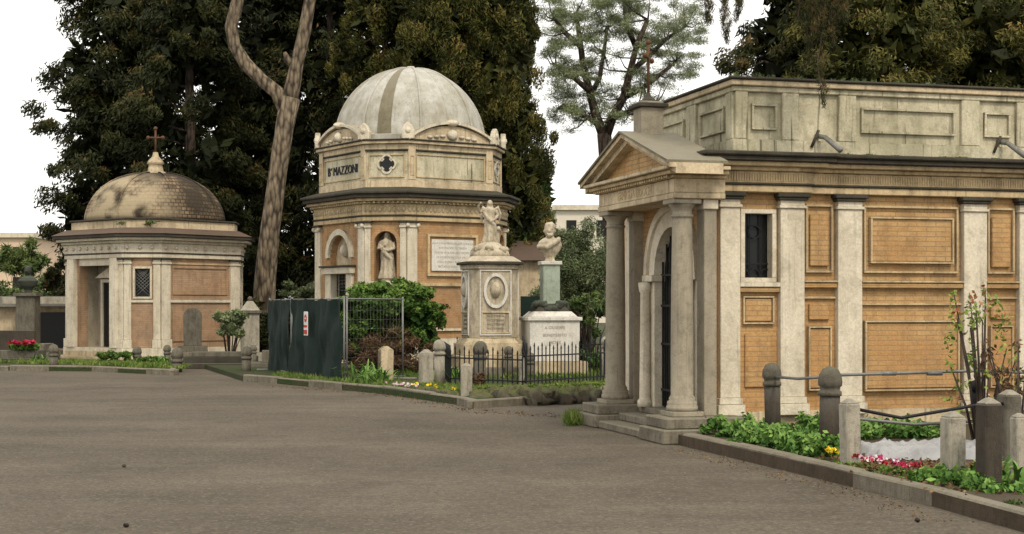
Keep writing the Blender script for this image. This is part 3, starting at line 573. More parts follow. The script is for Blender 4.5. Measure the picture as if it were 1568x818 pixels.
# ================================================================ monuments
def mon(name,px,d,rot=0.,base=0.): return Asm(name,((px-784)/F*d,d,base),rot)
A=mon('angel_monument',750,33.,math.radians(14))
def sq(h,c=0): return [(-h+c,-h),(h-c,-h),(h,-h+c),(h,h-c),(h-c,h),(-h+c,h),(-h,h-c),(-h,-h+c)]
A.prism('steps','kerb',sq(.95,.1),0,.3); A.prism('steps','cream',sq(.82,.12),.3,.55); A.prism('base','cream',sq(.70,.16),.55,.8); A.prism('base','cream',sq(.66,.16),.8,.92,sq(.58,.18))
A.prism('body','statue',sq(.54,.18),.92,2.5); A.prism('body_top','statue',sq(.58,.18),2.42,2.52); A.prism('body_top','capdark',sq(.65,.18),2.52,2.58); A.prism('body_top','statue',sq(.62,.18),2.58,2.70,sq(.45,.14))
A.lathe('mound','statue',(0,0,2.68),[(.46,0),(.42,.12),(.3,.22),(.24,.3),(.16,.34),(0,.35)],16,sx=1,sy=1)
for q in range(14): a=q*.9; A.ball('mound','statue',(.34*math.cos(a),.34*math.sin(a),2.82+.03*(q%3)),(.09,.09,.07),8,6,jit=.5)
for rr,n in ((0,(0,-1,0)),(1,(-1,0,0)),(2,(1,0,0))):
    nn=Vector(n); t=Vector((-nn.y,nn.x,0)); fr=Fr(nn*.54,t,nn)
    ov=lambda w,h,zc:[(w*math.cos(a*math.pi/12),zc+h*math.sin(a*math.pi/12)) for a in range(24)]
    o1=ov(.27,.38,1.95); o2=ov(.21,.31,1.95); A.polyf('medallion_rim','marble',fr,o1+[o1[0]]+[o2[0]]+list(reversed(o2)),0,.05); A.ball('medallion_portrait','statue',fr.P(0,1.97,.0),(.12,.12,.17),10,8)
    frame_rect(A,'inscription_panel','cream',fr,-.32,.32,1.02,1.5,.03,0,.03); frame_rect(A,'body_frame','marble',fr,-.355,.355,.98,2.4,.03,0,.025)
    for q in range(4): A.text('inscription','kerb','PACE ETERNA',.06,fr,0,1.38-q*.09,.003,.002)
draped(A,(0,0,3.0),.94,math.radians(-20),'statue',arms='up',vox=.014,wings=True)
A.done()
A=mon('bust_monument',842,33.,math.radians(10))
A.prism('steps','cream',sq(.7,0.02),0,.42); A.prism('base','marble',sq(.55,.01),.42,1.38); A.prism('base','marble',sq(.60,.01),1.3,1.38); A.prism('base','marble',sq(.52,.01),1.38,1.5,sq(.40,.01)); A.prism('base','capdark',sq(.38,.05),1.5,1.66,sq(.26,.05))
for q in range(40): a=q*.8; A.ball('laurel','bronze',(.34*math.cos(a),.34*math.sin(a),1.6+.06*math.sin(q*3)),(.1,.06,.08),8,5,jit=.4)
A.prism('plinth','copper',sq(.19,.02),1.66,2.54); A.prism('plinth','marble',sq(.23,.02),2.52,2.60)
fr=Fr((0,-.55,0),(1,0,0),(0,-1,0)); 
for q,t in enumerate(['A GIUSEPPE','BENEMERITO','MCMX']): A.text('inscription','boll2',t,.09,fr,0,1.12-q*.16,.003,.002)
v=.014
A.lathe('bust','statue',(0,0,2.6),[(.13,0),(.1,.06),(.12,.1),(.22,.22),(.27,.34),(.26,.42),(.16,.5),(.09,.53),(.085,.64)],18,rem=v,sy=.62)
A.ball('bust','statue',(-.01,-.01,3.28),(.115,.13,.165),16,12,rem=v); A.ball('bust','statue',(.0,.0,3.35),(.125,.135,.12),14,10,rem=v,jit=.2); A.ball('bust','statue',(-.045,-.135,3.26),(.022,.035,.035),8,6,rem=v)
A.ball('bust','statue',(-.02,-.10,3.17),(.075,.06,.05),10,8,rem=v,jit=.3); A.tube('bust','statue',[(-.27,0,2.92),(-.1,-.17,2.9),(.15,-.17,3.05),(.2,0,3.1)],[.06,.06,.06,.05],8,rem=v)
for sg in (-1,1): A.ball('bust','statue',(.125*sg,.01,3.26),(.02,.03,.04),8,6,rem=v)
A.done()
A=mon('bust_monument',43,43.,0.)
A.box('steps','kerb',-.75,.75,-.6,.6,0,.3); A.box('steps','kerb',-.6,.6,-.45,.45,.3,.55); A.box('pedestal','boll',-.27,.27,-.27,.27,.55,1.9); A.box('pedestal','boll',-.33,.33,-.33,.33,1.9,2.0)
A.lathe('bust','bronze',(0,0,2.0),[(.12,0),(.1,.08),(.24,.2),(.3,.34),(.2,.44),(.09,.48),(.09,.56)],16,rem=.02,sy=.65); A.ball('bust','bronze',(0,-.01,2.64),(.11,.13,.15),12,9,rem=.02); A.ball('bust','bronze',(0,-.14,2.62),.03,8,6,rem=.02)
A.done()
A=mon('low_tomb',20,41.,.05); A.box('steps','bolldark',-1.2,1.1,-.8,.6,0,.22); A.box('slab','boll',-.8,.8,-.5,.4,.22,.42); A.box('headstone','bolldark',-.5,.5,.3,.42,.42,.95); A.done()
A=mon('low_tomb',-60,42.,.05); A.box('steps','kerb',-1.,.8,-.6,.6,0,.3); A.box('slab','boll2',-.7,.6,-.4,.4,.3,.55); A.done()
A=mon('headstone',295,42.5,.2); 
A.box('steps','kerb',-.9,1.0,-.7,.7,0,.15); A.box('steps','kerb',-.6,.7,-.4,.5,.15,.32); A.box('base','boll',-.42,.42,-.2,.2,.32,.5)
A.polyf('slab','boll',Fr((0,-.1,0),(1,0,0),(0,-1,0)),[(-.25,.5),(.25,.5),(.26,1.3)]+[(.26*math.cos(a*math.pi/8),1.34+.24*math.sin(a*math.pi/8)) for a in range(9)]+[(-.26,1.3)],-.16,.0,.01); A.done()
A=mon('stone_stele',383,41.,.15)
A.prism('base','boll2',sq(.34,.01),0,.35); A.prism('body','boll2',sq(.25,.01),.35,1.42); A.prism('cap','boll',sq(.31,.02),1.42,1.50); A.prism('cap','boll2',sq(.27,.02),1.50,1.76,sq(.08,.02)); A.ball('finial','boll',(0,0,1.82),.07,8,6); A.done()
A=mon('tomb_slab',330,39.5,.15); A.box('steps','bolldark',-1.1,1.4,-.8,.8,0,.14); A.box('steps','capdark',-.8,1.1,-.5,.5,.14,.3); A.box('slab','boll',-.6,.9,-.3,.35,.3,.42); A.done()
A=mon('tomb_slab',432,38.,.15); A.box('steps','boll',-.8,.6,-.6,.6,0,.2); A.box('slab','boll',-.5,.4,-.3,.35,.2,.5); A.done()
def bollard(px,d,ztop,w,mat='boll',z0=.05,kind='round',mat2=None):
    A=mon('stone_bollard' if kind=='round' else 'stone_post',px,d,.2+random.uniform(-.15,.15)); r=w/2
    A.e.rotation_euler[1]=random.uniform(-.025,.025)
    if kind=='round':
        h=ztop-z0
        A.lathe('shaft',mat,(0,0,z0),[(0,0),(r*.86,0),(r*.86,h-w*1.25)],20,rot=.1)
        A.lathe('head',mat2 or mat,(0,0,ztop-w*1.25),[(0,0),(r,0),(r,w*.18),(r*.84,w*.24),(r*.84,w*.36),(r*1.02,w*.44),(r*1.04,w*.62),(r*.95,w*.88),(r*.68,w*1.13),(r*.3,w*1.23),(0,w*1.25)],20)
    else:
        A.box('shaft',mat,-r,r,-r,r,z0,ztop-w*.3,.012); A.prism('top',mat2 or mat,[(-r,-r),(r,-r),(r,r),(-r,r)],ztop-w*.3,ztop,[(-r*.3,-r*.3),(r*.3,-r*.3),(r*.3,r*.3),(-r*.3,r*.3)])
    A.done()
bollard(1184,17.,.97,.21,'bolldark',mat2='boll'); bollard(1269,15.4,.99,.24,'bolldark',mat2='boll')
bollard(1303,14.1,.74,.15,'boll2',kind='sq'); bollard(1459,12.8,.71,.16,'boll2',kind='sq'); bollard(1514,12.4,.85,.16,'bolldark',kind='sq',mat2='boll2'); bollard(1545,14.5,.80,.17,'boll',kind='sq',mat2='boll2')
bollard(1562,13.3,.66,.12,'boll2',kind='sq')
for px,py,top,w in ((82,566,527,13),(210,562,530,12),(271,570,532,16),(377,575,530,14),(256,560,528,10),(388,565,528,9)):
    d=F*H/(py-470); bollard(px,d,H+(470-top)/F*d,w/F*d*1.15,z0=0)
for px,py,top,w,mt in ((673,598,520,19,'boll2'),(734,600,522,22,'boll'),(779,585,530,14,'boll'),(812,585,540,14,'boll'),(497,560,540,12,'boll'),(928,590,515,14,'boll2')):
    d=F*H/(py-470); bollard(px,d,H+(470-top)/F*d,w/F*d,mt,z0=0)
for px,py,top,w,mt in ((652,600,535,21,'boll2'),(714,616,556,17,'boll2'),(590,590,530,20,'cream'),(800,600,545,9,'boll2')):
    d=F*H/(py-470); bollard(px,d,H+(470-top)/F*d,w/F*d,mt,z0=0,kind='sq')
A=Asm('pipe_railing')
pp=PP
for pts in ([pp(1184,577,17.),pp(1222,580,16.2),pp(1269,577,15.4)],[pp(1269,575,15.4),pp(1495,568,16.4),pp(1700,575,16.6)],[pp(1303,625,14.1),pp(1380,640,14.),pp(1500,620,14.3),pp(1545,618,14.5)],[pp(1184,577,17.),pp(1190,640,17.)],[pp(1300,640,15.5),pp(1400,650,16),pp(1600,640,16)]):
    A.tube('pipe','iron' if pts[0][1]<14.5 else 'pipe',pts,.016,8)
for q in (1350,1420): A.tube('coupling','pipe',[pp(q,572,15.75+.3*(q-1350)/70),pp(q+22,572,15.8+.3*(q-1350)/70)],.023,8)
A.tube('post','iron',[pp(1493,590,16),pp(1493,640,16)],.03,8); A.ball('post','iron',pp(1493,592,16),.07,8,6,)
A.done()
A=Asm('iron_railing')
def rail(p0,p1,h,step=.12,z0=.12):
    a=Vector((*p0,0)); b=Vector((*p1,0)); L=(b-a).length; t=(b-a)/L; n=Vector((t.y,-t.x,0)); fr=Fr(a,t,n); k=int(L/step)
    for j in range(k+1):
        x=j*L/k; hh=h+(.06 if j%2 else 0)
        A.boxf('picket','iron',fr,x-.008,x+.008,z0,z0+hh,-.008,.008,0.); A.polyf('spear','iron',fr,[(x-.02,z0+hh),(x+.02,z0+hh),(x,z0+hh+.07)],-.007,.007)
    for z in (.12,h*.82): A.boxf('rail','iron',fr,0,L,z0+z,z0+z+.025,-.012,.012,0.)
rail(G(690,600),G(800,606),.62); rail(G(800,606),G(925,596),.7); rail(G(690,600),G(672,575),.62); rail(G(925,596),G(935,570),.7); rail(G(700,578),G(920,578),.75); rail(G(805,606),G(800,580),.7)
A.done()
A=Asm('mossy_rocks')
for q in range(44):
    px=722+q*4.8; x,y=G(px,620-abs(px-820)*.03+random.uniform(-3,2)); A.ball('rock','moss',(x,y+.1,.1),(random.uniform(.1,.2),random.uniform(.1,.18),random.uniform(.09,.17)),10,7,jit=.6,rz=random.random()*3)
for q in range(12): x,y=G(600+q*9,600+q*1.6); A.ball('rock','moss',(x,y+.35,.1),(.12,.1,.08),8,6,jit=.5)
A.done()
# ================================================================ construction fence
A=Asm('site_fence')
P0=G(413,573);P1=G(446,583);P2=G(527,594)
def fpan(p0,p1,h=1.70,tarp=True,z0=.06):
    a=Vector((*p0,0)); b=Vector((*p1,0)); L=(b-a).length; t=(b-a)/L; n=Vector((t.y,-t.x,0)); fr=Fr(a,t,n)
    for x in (0,L): A.tube('post','pipe',[fr.P(x,z0,0),fr.P(x,z0+h+.05,0)],.02,8); A.boxf('foot','concrete',fr,x-.12,x+.12,0,.13,-.3,.3,.02)
    for z in (.1,h): A.tube('rail','pipe',[fr.P(0,z0+z,0),fr.P(L,z0+z,0)],.014,8)
    if tarp:
        nx,nz=40,20; vs=[];fs=[]
        for j in range(nz+1):
            for i in range(nx+1):
                x=L*i/nx; q=j/nz; sag=.05*abs(math.sin(x*3.2))*q**4; z=z0+.04+(h-.02)*q-sag; vs.append(fr.P(x,z,.04+.10*noise.noise(Vector((x*2.6,z*1.2,p0[0])))+.04*noise.noise(Vector((x*7,z*2.5,3)))))
        for j in range(nz):
            for i in range(nx): fs.append((j*(nx+1)+i,j*(nx+1)+i+1,(j+1)*(nx+1)+i+1,(j+1)*(nx+1)+i))
        A.add('mesh_tarp','green',vs,fs,True)
    else:
        k=int(L/.11)
        for j in range(k): A.tube('wire','pipe',[fr.P(L*j/k,z0+.1,0),fr.P(L*j/k,z0+h,0)],.0018,3)
        for j in range(9): A.tube('wire','pipe',[fr.P(0,z0+.15+h*j/9,0),fr.P(L,z0+.15+h*j/9,0)],.0018,3)
    return fr,L
fpan(P0,P1); fr,L=fpan((P1[0]+.03,P1[1]-.03),P2)
sx=L*.38; A.boxf('warning_sign','whitepaint',fr,sx-.08,sx+.17,1.0,1.5,.12,.135); A.boxf('warning_sign','redpaint',fr,sx-.06,sx+.15,1.03,1.12,.136,.14,0); A.boxf('warning_sign','redpaint',fr,sx-.06,sx+.15,1.17,1.22,.136,.14,0)
A.polyf('warning_sign','redpaint',fr,[(sx+.045+.08*math.cos(a*math.pi/8),1.36+.08*math.sin(a*math.pi/8)) for a in range(16)],.136,.14); A.boxf('warning_sign','whitepaint',fr,sx,sx+.09,1.345,1.375,.14,.144,0)
P3=G(690,590); fpan((P2[0]+.05,P2[1]+.02),((P2[0]+P3[0])/2,31.4),1.7,False); 
A.boxf('rear_screen','green',Fr((0,0,0),(1,0,0),(0,-1,0)),.2,1.0,.1,1.85,-35.5,-35.45,0.)
A.done()
# ================================================================ background buildings
def bld(name,px0,px1,pyt,d,mat='cream',floors=3,roof=None,base=0):
    x0=(px0-784)/F*d; x1=(px1-784)/F*d; zt=H+(470-pyt)/F*d; A=Asm(name,((x0+x1)/2,d,0)); w=(x1-x0)/2
    A.box('walls',mat,-w,w,0,12,base,zt,0.); A.box('roof_edge','white',-w-.4,w+.4,-.4,12.4,zt,zt+.5)
    if roof: A.prism('roof',roof,[(-w-.5,-.5),(w+.5,-.5),(w+.5,12.5),(-w-.5,12.5)],zt+.5,zt+3,[(-w+3,4),(w-3,4),(w-3,8),(-w+3,8)])
    n=max(2,int(w*2/2.6))
    for f in range(floors):
        for i in range(n):
            x=-w+w*2*(i+.5)/n; z=zt-2.7-f*3.2; A.box('window','dark',x-.5,x+.5,-.06,.1,z,z+1.7,0.); A.box('sill','white',x-.7,x+.7,-.25,0,z-.2,z,0.)
    A.done()
M['farpale']=plain('far_pale_wall',(.66,.60,.50),.9,var=.15,sc=.5); M['farorange']=plain('far_orange_wall',(.66,.50,.36),.9,var=.2,sc=.5)
bld('distant_apartment_building',852,990,322,150,'farpale',3); bld('distant_apartment_building',-120,48,364,160,'farorange',3); bld('distant_apartment_building',40,100,378,190,'farpale',3)
bld('distant_apartment_building',-400,-100,365,170,'farpale',2)
A=Asm('tiled_outbuilding',(.45,52,0)); A.box('walls','cream',-1.6,2.0,0,4,0,3.2); A.prism('roof','roof',[(-1.9,-.3),(2.3,-.3),(2.3,4.3),(-1.9,4.3)],3.2,3.95,[(-1.9,1.6),(2.3,1.6),(2.3,2.4),(-1.9,2.4)]); A.done()
A=Asm('low_shed',(-19.,55,0)); A.box('walls','cream',-3,5,0,4,0,1.6); A.prism('roof','bolldark',[(-3.4,-.4),(5.3,-.4),(5.3,4.4),(-3.4,4.4)],1.6,2.0,[(-3,1),(5,1),(5,3),(-3,3)]); A.box('white_roof','boll2',1,5.4,-2,-.5,1.7,1.95); A.box('door','dark',-1,0,-.05,.1,.1,1.4,0); A.box('door','dark',1.6,3.8,-.05,.1,.1,1.4,0); A.done()
# ================================================================ trees
def conifer(name,px,d,R,Ht,lm,n=200,per=200,z0=1.,L=.24,W=.06,lean=0.,droop=-.25,seed=0,col=.0,top=1.6,cs=1.):
    A=Asm(name,((px-784)/F*d,d,0)); A.tube('trunk','barkd',[(0,0,0),(.05,0,Ht*.3),(lean*.5,0,Ht*.6),(lean,0,Ht*.97)],[.3,.24,.15,.03],10)
    r=np.random.default_rng(seed); cen=[];rad=[];dr=[];c2=[];r2=[]
    for i in range(n):
        t=r.random()**.85; z=z0+(Ht-z0)*t; a=r.random()*6.283
        env=R*min(1.,(1-t)*top+.06)*min(1,.65+t*2)*(.88+.42*noise.noise(Vector((z*.6,seed*3.1,math.cos(a)*1.3))))
        q=env*(.35+.65*r.random()**.5); cen.append((lean*t+q*math.cos(a),q*math.sin(a),z-q*abs(droop)*.5)); s=R*(.11+.15*r.random())*cs
        rad.append((s,s,s*1.7) if droop>0 else (s*1.1,s*1.1,s*.85))
        dr.append((math.cos(a)*.8,math.sin(a)*.8,droop*2.2))
        if i%5==0: A.tube('limb','barkd',[(lean*t,0,z-.3),(lean*t+q*.5*math.cos(a),q*.5*math.sin(a),z),cen[-1]],[.06,.04,.015],5)
        if i%2==0: q*=.55; c2.append((lean*t+q*math.cos(a),q*math.sin(a),z)); r2.append((R*.3,R*.3,R*.35))
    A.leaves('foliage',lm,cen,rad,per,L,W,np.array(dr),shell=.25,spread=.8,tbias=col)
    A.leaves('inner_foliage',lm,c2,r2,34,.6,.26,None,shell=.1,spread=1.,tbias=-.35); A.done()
conifer('conifer_tree',172,58,2.95,18,'dark',230,230,z0=2.,seed=1,top=2.6,droop=-.45); conifer('conifer_tree',290,55,2.6,17,'dark',210,230,z0=1.5,seed=2,top=2.6,droop=-.45)
conifer('conifer_tree',395,60,2.9,18,'dark',200,220,z0=1.5,seed=3,top=2.6,droop=-.4); conifer('conifer_tree',505,60,3.0,19,'dark',200,220,z0=1.,seed=4,top=2.6,droop=-.4); 
conifer('conifer_tree',235,66,3.3,19,'dark',130,200,z0=1.,seed=14,top=2.6,L=.3,W=.08); conifer('conifer_tree',455,68,3.6,20,'dark',130,200,z0=1.,seed=15,top=2.6,L=.3,W=.08); conifer('conifer_tree',350,70,3.6,20,'dark',130,200,z0=1.,seed=16,top=2.6,L=.3,W=.08)
conifer('cypress_tree',668,53,2.2,18,'olive',380,230,z0=1.,seed=5,top=2.6,droop=.55,L=.17,W=.045,cs=.75); conifer('cypress_tree',768,54,2.0,18,'olive',360,230,z0=2.,seed=6,top=2.6,droop=.55,L=.17,W=.045,cs=.75); conifer('cypress_tree',590,56,2.2,17,'olive',260,210,z0=1.,seed=7,top=2.4,droop=.5,L=.18,W=.05,cs=.8); conifer('cypress_tree',720,60,2.7,19,'olive',200,180,z0=1.,seed=17,top=2.6,droop=.5,L=.22,W=.06,col=-.1)
conifer('cypress_tree',828,62,1.0,7.9,'cyp',110,220,z0=.5,seed=8,top=1.9,droop=.9,L=.15,W=.04,col=-.12); conifer('cypress_tree',803,58,.85,5.6,'cyp',90,200,z0=.5,seed=9,top=1.9,droop=.9,L=.15,W=.04,col=-.05)
conifer('cedar_tree',1208,44,2.1,13.5,'dark',180,220,z0=3.,seed=10,top=2.2,droop=-.4,col=.18,L=.2,W=.045); conifer('cedar_tree',1345,42,2.9,13.5,'olive',240,230,z0=3.,seed=11,top=2.4,droop=-.3,L=.18,W=.045); conifer('cedar_tree',1500,43,3.1,14,'olive',240,230,z0=3,seed=12,top=2.4,droop=-.3,L=.18,W=.045); conifer('cedar_tree',1660,43,3.1,14,'olive',150,200,z0=3,seed=13,top=2.4,droop=-.3,L=.2,W=.05)
d=48.; A=Asm('stone_pine_tree',((405-784)/F*d,d,0)); o=Vector(A.e.location)
def Q(px,py,dd=0): return Vector(PP(px,py,d+dd))-o
A.tube('trunk','bark',[Q(402,552),Q(403,500),Q(406,430),Q(414,350),Q(426,260),Q(436,195),Q(444,150)],[.46,.38,.34,.31,.29,.30,.33],16,jit=.06)
A.tube('limb_1','bark',[Q(440,175),Q(425,142),Q(400,122),Q(376,98),Q(359,70),Q(354,40),Q(362,10),Q(372,-40),Q(380,-110)],[.27,.24,.21,.21,.2,.2,.2,.18,.12],12,jit=.06)
A.tube('limb_2','bark',[Q(440,170),Q(448,130),Q(455,95),Q(466,50),Q(474,5),Q(482,-50),Q(500,-130)],[.30,.25,.21,.2,.19,.18,.1],12,jit=.06)
A.tube('limb_3','bark',[Q(452,105),Q(440,92),Q(436,80)],[.14,.13,.05],8)
A.leaves('foliage','pine',[Q(360+random.uniform(-90,240),-130+random.uniform(-60,20),random.uniform(-4,4)) for _ in range(60)],[(.9,.9,.4)]*60,120,.3,.04,shell=.2); A.done()
d=72.; A=Asm('stone_pine_tree',((935-784)/F*d,d,0)); o=Vector(A.e.location)
A.tube('trunk','barkd',[Q(946,520),Q(940,400),Q(932,300),Q(928,235),Q(925,205)],[.5,.42,.38,.36,.34],12)
br=[[(925,210),(912,175),(903,140),(893,100),(888,60),(882,20)],[(926,215),(938,180),(955,150),(965,110),(975,70),(992,30)],[(903,140),(880,120),(862,110),(850,100)],[(903,150),(918,120),(925,80),(930,40)],[(955,150),(985,135),(1010,115),(1035,95)],[(965,110),(990,90),(1020,60),(1050,40)],[(888,70),(865,50),(850,30)],[(928,200),(900,180),(875,170),(855,165)],[(938,180),(965,170),(1000,165)],[(975,75),(960,40),(955,0)]]
cen=[]
for b in br:
    dd=random.uniform(-2,2); r0=.26 if b[0][1]>205 else .15
    A.tube('limb','barkd',[Q(x,y,dd*i/len(b)) for i,(x,y) in enumerate(b)],[r0*(1-.7*i/len(b)) for i in range(len(b))],7)
    for i,(x,y) in enumerate(b[1:]):
        for q in range(5): 
            e=Q(x+random.gauss(0,20),y+random.gauss(-6,14),dd+random.uniform(-2,2)); cen.append(e); A.tube('twig','barkd',[Q(x,y,dd*(i+1)/len(b)),(Q(x,y,dd)+e)/2+Vector((0,0,-.15)),e],[.05,.03,.015],4)
for q in range(130): cen.append(Q(random.uniform(845,1075),random.uniform(-20,65),random.uniform(-3,3)))
for q in range(64): cen.append(Q(random.choice([random.uniform(842,885),random.uniform(975,1065)]),random.uniform(60,185),random.uniform(-3,3)))
A.leaves('foliage','pine',cen,[(random.uniform(.4,.85),.6,random.uniform(.2,.4)) for _ in cen],250,.2,.022,shell=.1); A.done()
A=Asm('hanging_pine_branch',PP(1258,-60,17.6)); o=Vector(A.e.location); d=17.6
cen=[];rd=[]
for px0,ln,w in ((1258,160,12),(1240,100,20),(1275,70,16),(1250,50,26),(1225,40,16),(1290,30,12),(1110,60,10),(1085,35,9),(1130,25,12)):
    pts=[Q(px0+random.uniform(-3,3)+4*math.sin(j),-60+(ln+60)*j/7,random.uniform(-.1,.1)) for j in range(8)]
    A.tube('twig','barkd',pts,.005,4)
    for j in range(34):
        t=j/33; p=pts[0].lerp(pts[-1],t); cen.append(p+Vector((random.gauss(0,w/F*d*.5*(1-t*.7)),random.gauss(0,.08),0))); rd.append((.05,.05,.09))
A.leaves('foliage','dark',cen,rd,34,.09,.007,np.array((0,0,-1.6)),shell=.1,tbias=.25); A.done()
# ---------------------------------------------------------------- shrubs
def shrub(name,px,py,d,rx,rz,lm,n=30,per=160,L=.09,W=.05,ry=None,stems=True,dirv=None,spread=1.,cr=.25,tb=0.,core=False):
    c=Vector(PP(px,py,d)); A=Asm(name,(c.x,c.y,0)); cen=[]; ry=ry or rx
    for i in range(n):
        v=Vector((random.gauss(0,1),random.gauss(0,1),random.gauss(0,1))).normalized()*(random.random()**.4)
        p=(v.x*rx,v.y*ry,max(.08,c.z+v.z*rz)); cen.append(p)
        if stems and i%2==0: A.tube('stem','barkd',[(p[0]*.15,p[1]*.15,.0),(p[0]*.5,p[1]*.5,p[2]*.55),p],[.022,.014,.006],4)
    A.leaves('foliage',lm,cen,[(rx*cr*random.uniform(.7,1.3),ry*cr*random.uniform(.7,1.3),max(rz*cr*random.uniform(.7,1.3),.06)) for _ in cen],per,L,W,dirv,shell=.2,spread=spread,tbias=tb)
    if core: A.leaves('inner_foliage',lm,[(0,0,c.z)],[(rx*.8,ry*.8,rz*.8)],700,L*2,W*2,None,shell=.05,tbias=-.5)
    A.done()
shrub('ivy_bush',594,466,34,1.15,.50,'ivy',110,300,.075,.06,ry=.8,tb=.0,core=True)
shrub('dry_stem_bush',600,545,33.5,1.1,.62,'brown',45,130,.2,.02,ry=.6)
shrub('ivy_bush',552,505,33.8,.55,.75,'ivy',55,240,.075,.06,ry=.5,core=True); shrub('ivy_bush',650,498,33.8,.45,.6,'ivy',45,220,.075,.06,ry=.5,core=True); shrub('ivy_bush',600,500,34.2,.8,.45,'ivy',50,220,.075,.06,ry=.5,core=True,tb=-.1)
shrub('olive_tree',890,410,45,1.05,1.45,'grey',90,280,.1,.028,cr=.28,core=True); shrub('olive_tree',868,450,50,1.2,.9,'grey',60,220,.11,.035,core=True); shrub('laurel_shrub',905,480,40,.6,.6,'cyp',25,160,.14,.05)
shrub('euonymus_shrub',352,497,40,.5,.42,'grey',30,160,.1,.05,tb=.25); shrub('privet_shrub',470,450,46,.8,.5,'grey',30,180,.12,.04,tb=.1); shrub('laurel_shrub',400,500,46,1.5,.8,'dark',30,160,.2,.07)
shrub('rose_bush',1505,530,15.6,.48,.85,'rose',40,14,.06,.035,ry=.4,cr=.16,tb=.15); shrub('rose_bush',1560,580,14.8,.4,.6,'brown',26,18,.07,.025,ry=.3,cr=.2)
shrub('boxwood_shrub',175,545,39.5,.5,.16,'ivy',20,120,.08,.05,stems=False); shrub('boxwood_shrub',232,552,38.5,.5,.12,'ivy',20,120,.08,.05,stems=False)
shrub('dark_shrub',730,582,27.,.16,.12,'brown',14,90,.08,.04); shrub('palm_shrub',30,398,90,1.5,1.2,'cyp',30,120,.7,.12,tb=.2); shrub('laurel_shrub',108,440,62,1.4,1.2,'dark',40,200,.25,.08,tb=.2); shrub('laurel_shrub',20,450,75,3.6,.95,'cyp',50,200,.22,.08)
def strap(name,px,py,d,h,n=46,lm='herb',sp=.6,w=.045):
    c=PP(px,py,d); A=Asm(name,(c[0],c[1],0.08)); V=[];T=[]
    for i in range(n):
        a=random.random()*6.28; o=random.uniform(.2,1)*sp; hh=h*random.uniform(.6,1); b=Vector((math.cos(a),math.sin(a),0)); s=Vector((-b.y,b.x,0))*w/2; st=Vector((random.gauss(0,.12),random.gauss(0,.12),0))
        pr=None; tt=random.random()
        for j in range(6):
            t=j/5; p=st+b*o*t**1.5+Vector((0,0,hh*(t*1.5-.65*t*t*(1+o)))); ww=s*(1-t**2*.95); cur=(p-ww,p+ww)
            if pr: V+= [pr[0],pr[1],cur[1],cur[0]]; T+=[tt]*4
            pr=cur
    me=bpy.data.meshes.new('blades'); me.from_pydata([tuple(v) for v in V],[],[(4*i,4*i+1,4*i+2,4*i+3) for i in range(len(V)//4)]); at=me.attributes.new('tint','FLOAT','POINT'); at.data.foreach_set('value',T); me.materials.append(LM[lm]); o=bpy.data.objects.new('blades',me); COL.objects.link(o); o.parent=A.e
strap('agapanthus_plant',585,570,28.6,.55); strap('agapanthus_plant',560,575,28.9,.7,40); strap('agapanthus_plant',905,520,35,.9,60,'ivy',.7,.06); strap('agapanthus_plant',925,520,34,.8,50,'ivy',.6,.06); strap('iris_plant',690,560,31,.45,40,'herb',.3); strap('iris_plant',62,545,40,.4,40,'herb',.3); strap('iris_plant',455,575,35,.3,30,'grass',.3,.03); strap('iris_plant',250,560,38,.4,30,'herb',.3); strap('iris_plant',1535,690,12.6,.35,30,'herb',.25)
def cover(name,lm,pts,n,h,per,L,W,z=.1,dirv=None,spread=1.,r=.1):
    A=Asm(name); cen=[];rd=[]
    k=len(pts)
    for i in range(n):
        j=random.randrange(k-1); t=random.random(); a,b=pts[j],pts[j+1]; x=a[0]+(b[0]-a[0])*t; y=a[1]+(b[1]-a[1])*t; w=a[2]+(b[2]-a[2])*t
        x+=random.uniform(-w,w)*.7; y+=random.uniform(-w,w); hh=h*random.uniform(.4,1.2); cen.append((x,y,z+hh*.5)); rd.append((r*random.uniform(.7,1.4),r*random.uniform(.7,1.4),hh*.5))
    A.leaves('foliage',lm,cen,rd,per,L,W,dirv,shell=.2,spread=spread)
cover('herb_plants','herb',[(*G(1060,650),.35),(*G(1120,668,.1),.5),(*G(1200,685,.1),.4),(*G(1262,700,.1),.3)],200,.24,60,.065,.045)
cover('herb_plants','herb',[(*G(1240,660,.1),.3),(*G(1330,672,.1),.45),(*G(1420,668,.1),.4)],120,.22,50,.065,.045)
cover('herb_plants','herb',[(*G(1420,742,.1),.15),(*G(1500,745,.1),.25),(*G(1540,760,.1),.25)],36,.16,44,.07,.045)
cover('creeping_ivy','ivy',[(*G(1270,712,.1),.2),(*G(1350,725,.1),.3),(*G(1450,735,.1),.3),(*G(1560,770,.1),.4)],70,.05,26,.05,.035)
cover('grass_tuft','grass',[(*G(880,650),.25),(*G(912,645),.3)],50,.16,40,.17,.012,0.,(0,0,1.6),.6)
cover('grass_tuft','grass',[(*G(430,583),.4),(*G(560,596),.5),(*G(690,607),.5),(*G(760,608),.5),(*G(930,598),.5)],420,.09,40,.12,.014,.1,(0,0,1.6),.7,.2)
cover('grass_tuft','grass',[(*G(-60,560),.6),(*G(140,563),.6),(*G(265,570),.6)],260,.1,36,.14,.02,.1,(0,0,1.6),.7,.25)
cover('grass_tuft','grass',[(*G(560,575),1.5),(*G(760,580),2.),(*G(920,580),2.)],300,.1,36,.14,.02,.1,(0,0,1.6),.7,.3)
cover('moss_cushion','grass',[(*G(730,614),.12),(*G(920,606),.12)],110,.05,60,.03,.02,.2)
cover('fallen_leaves','litter',[(*G(1040,690),.22),(*G(1250,740),.25),(*G(1450,800),.25)],170,.008,3,.024,.012,.002,None,1.,.2)
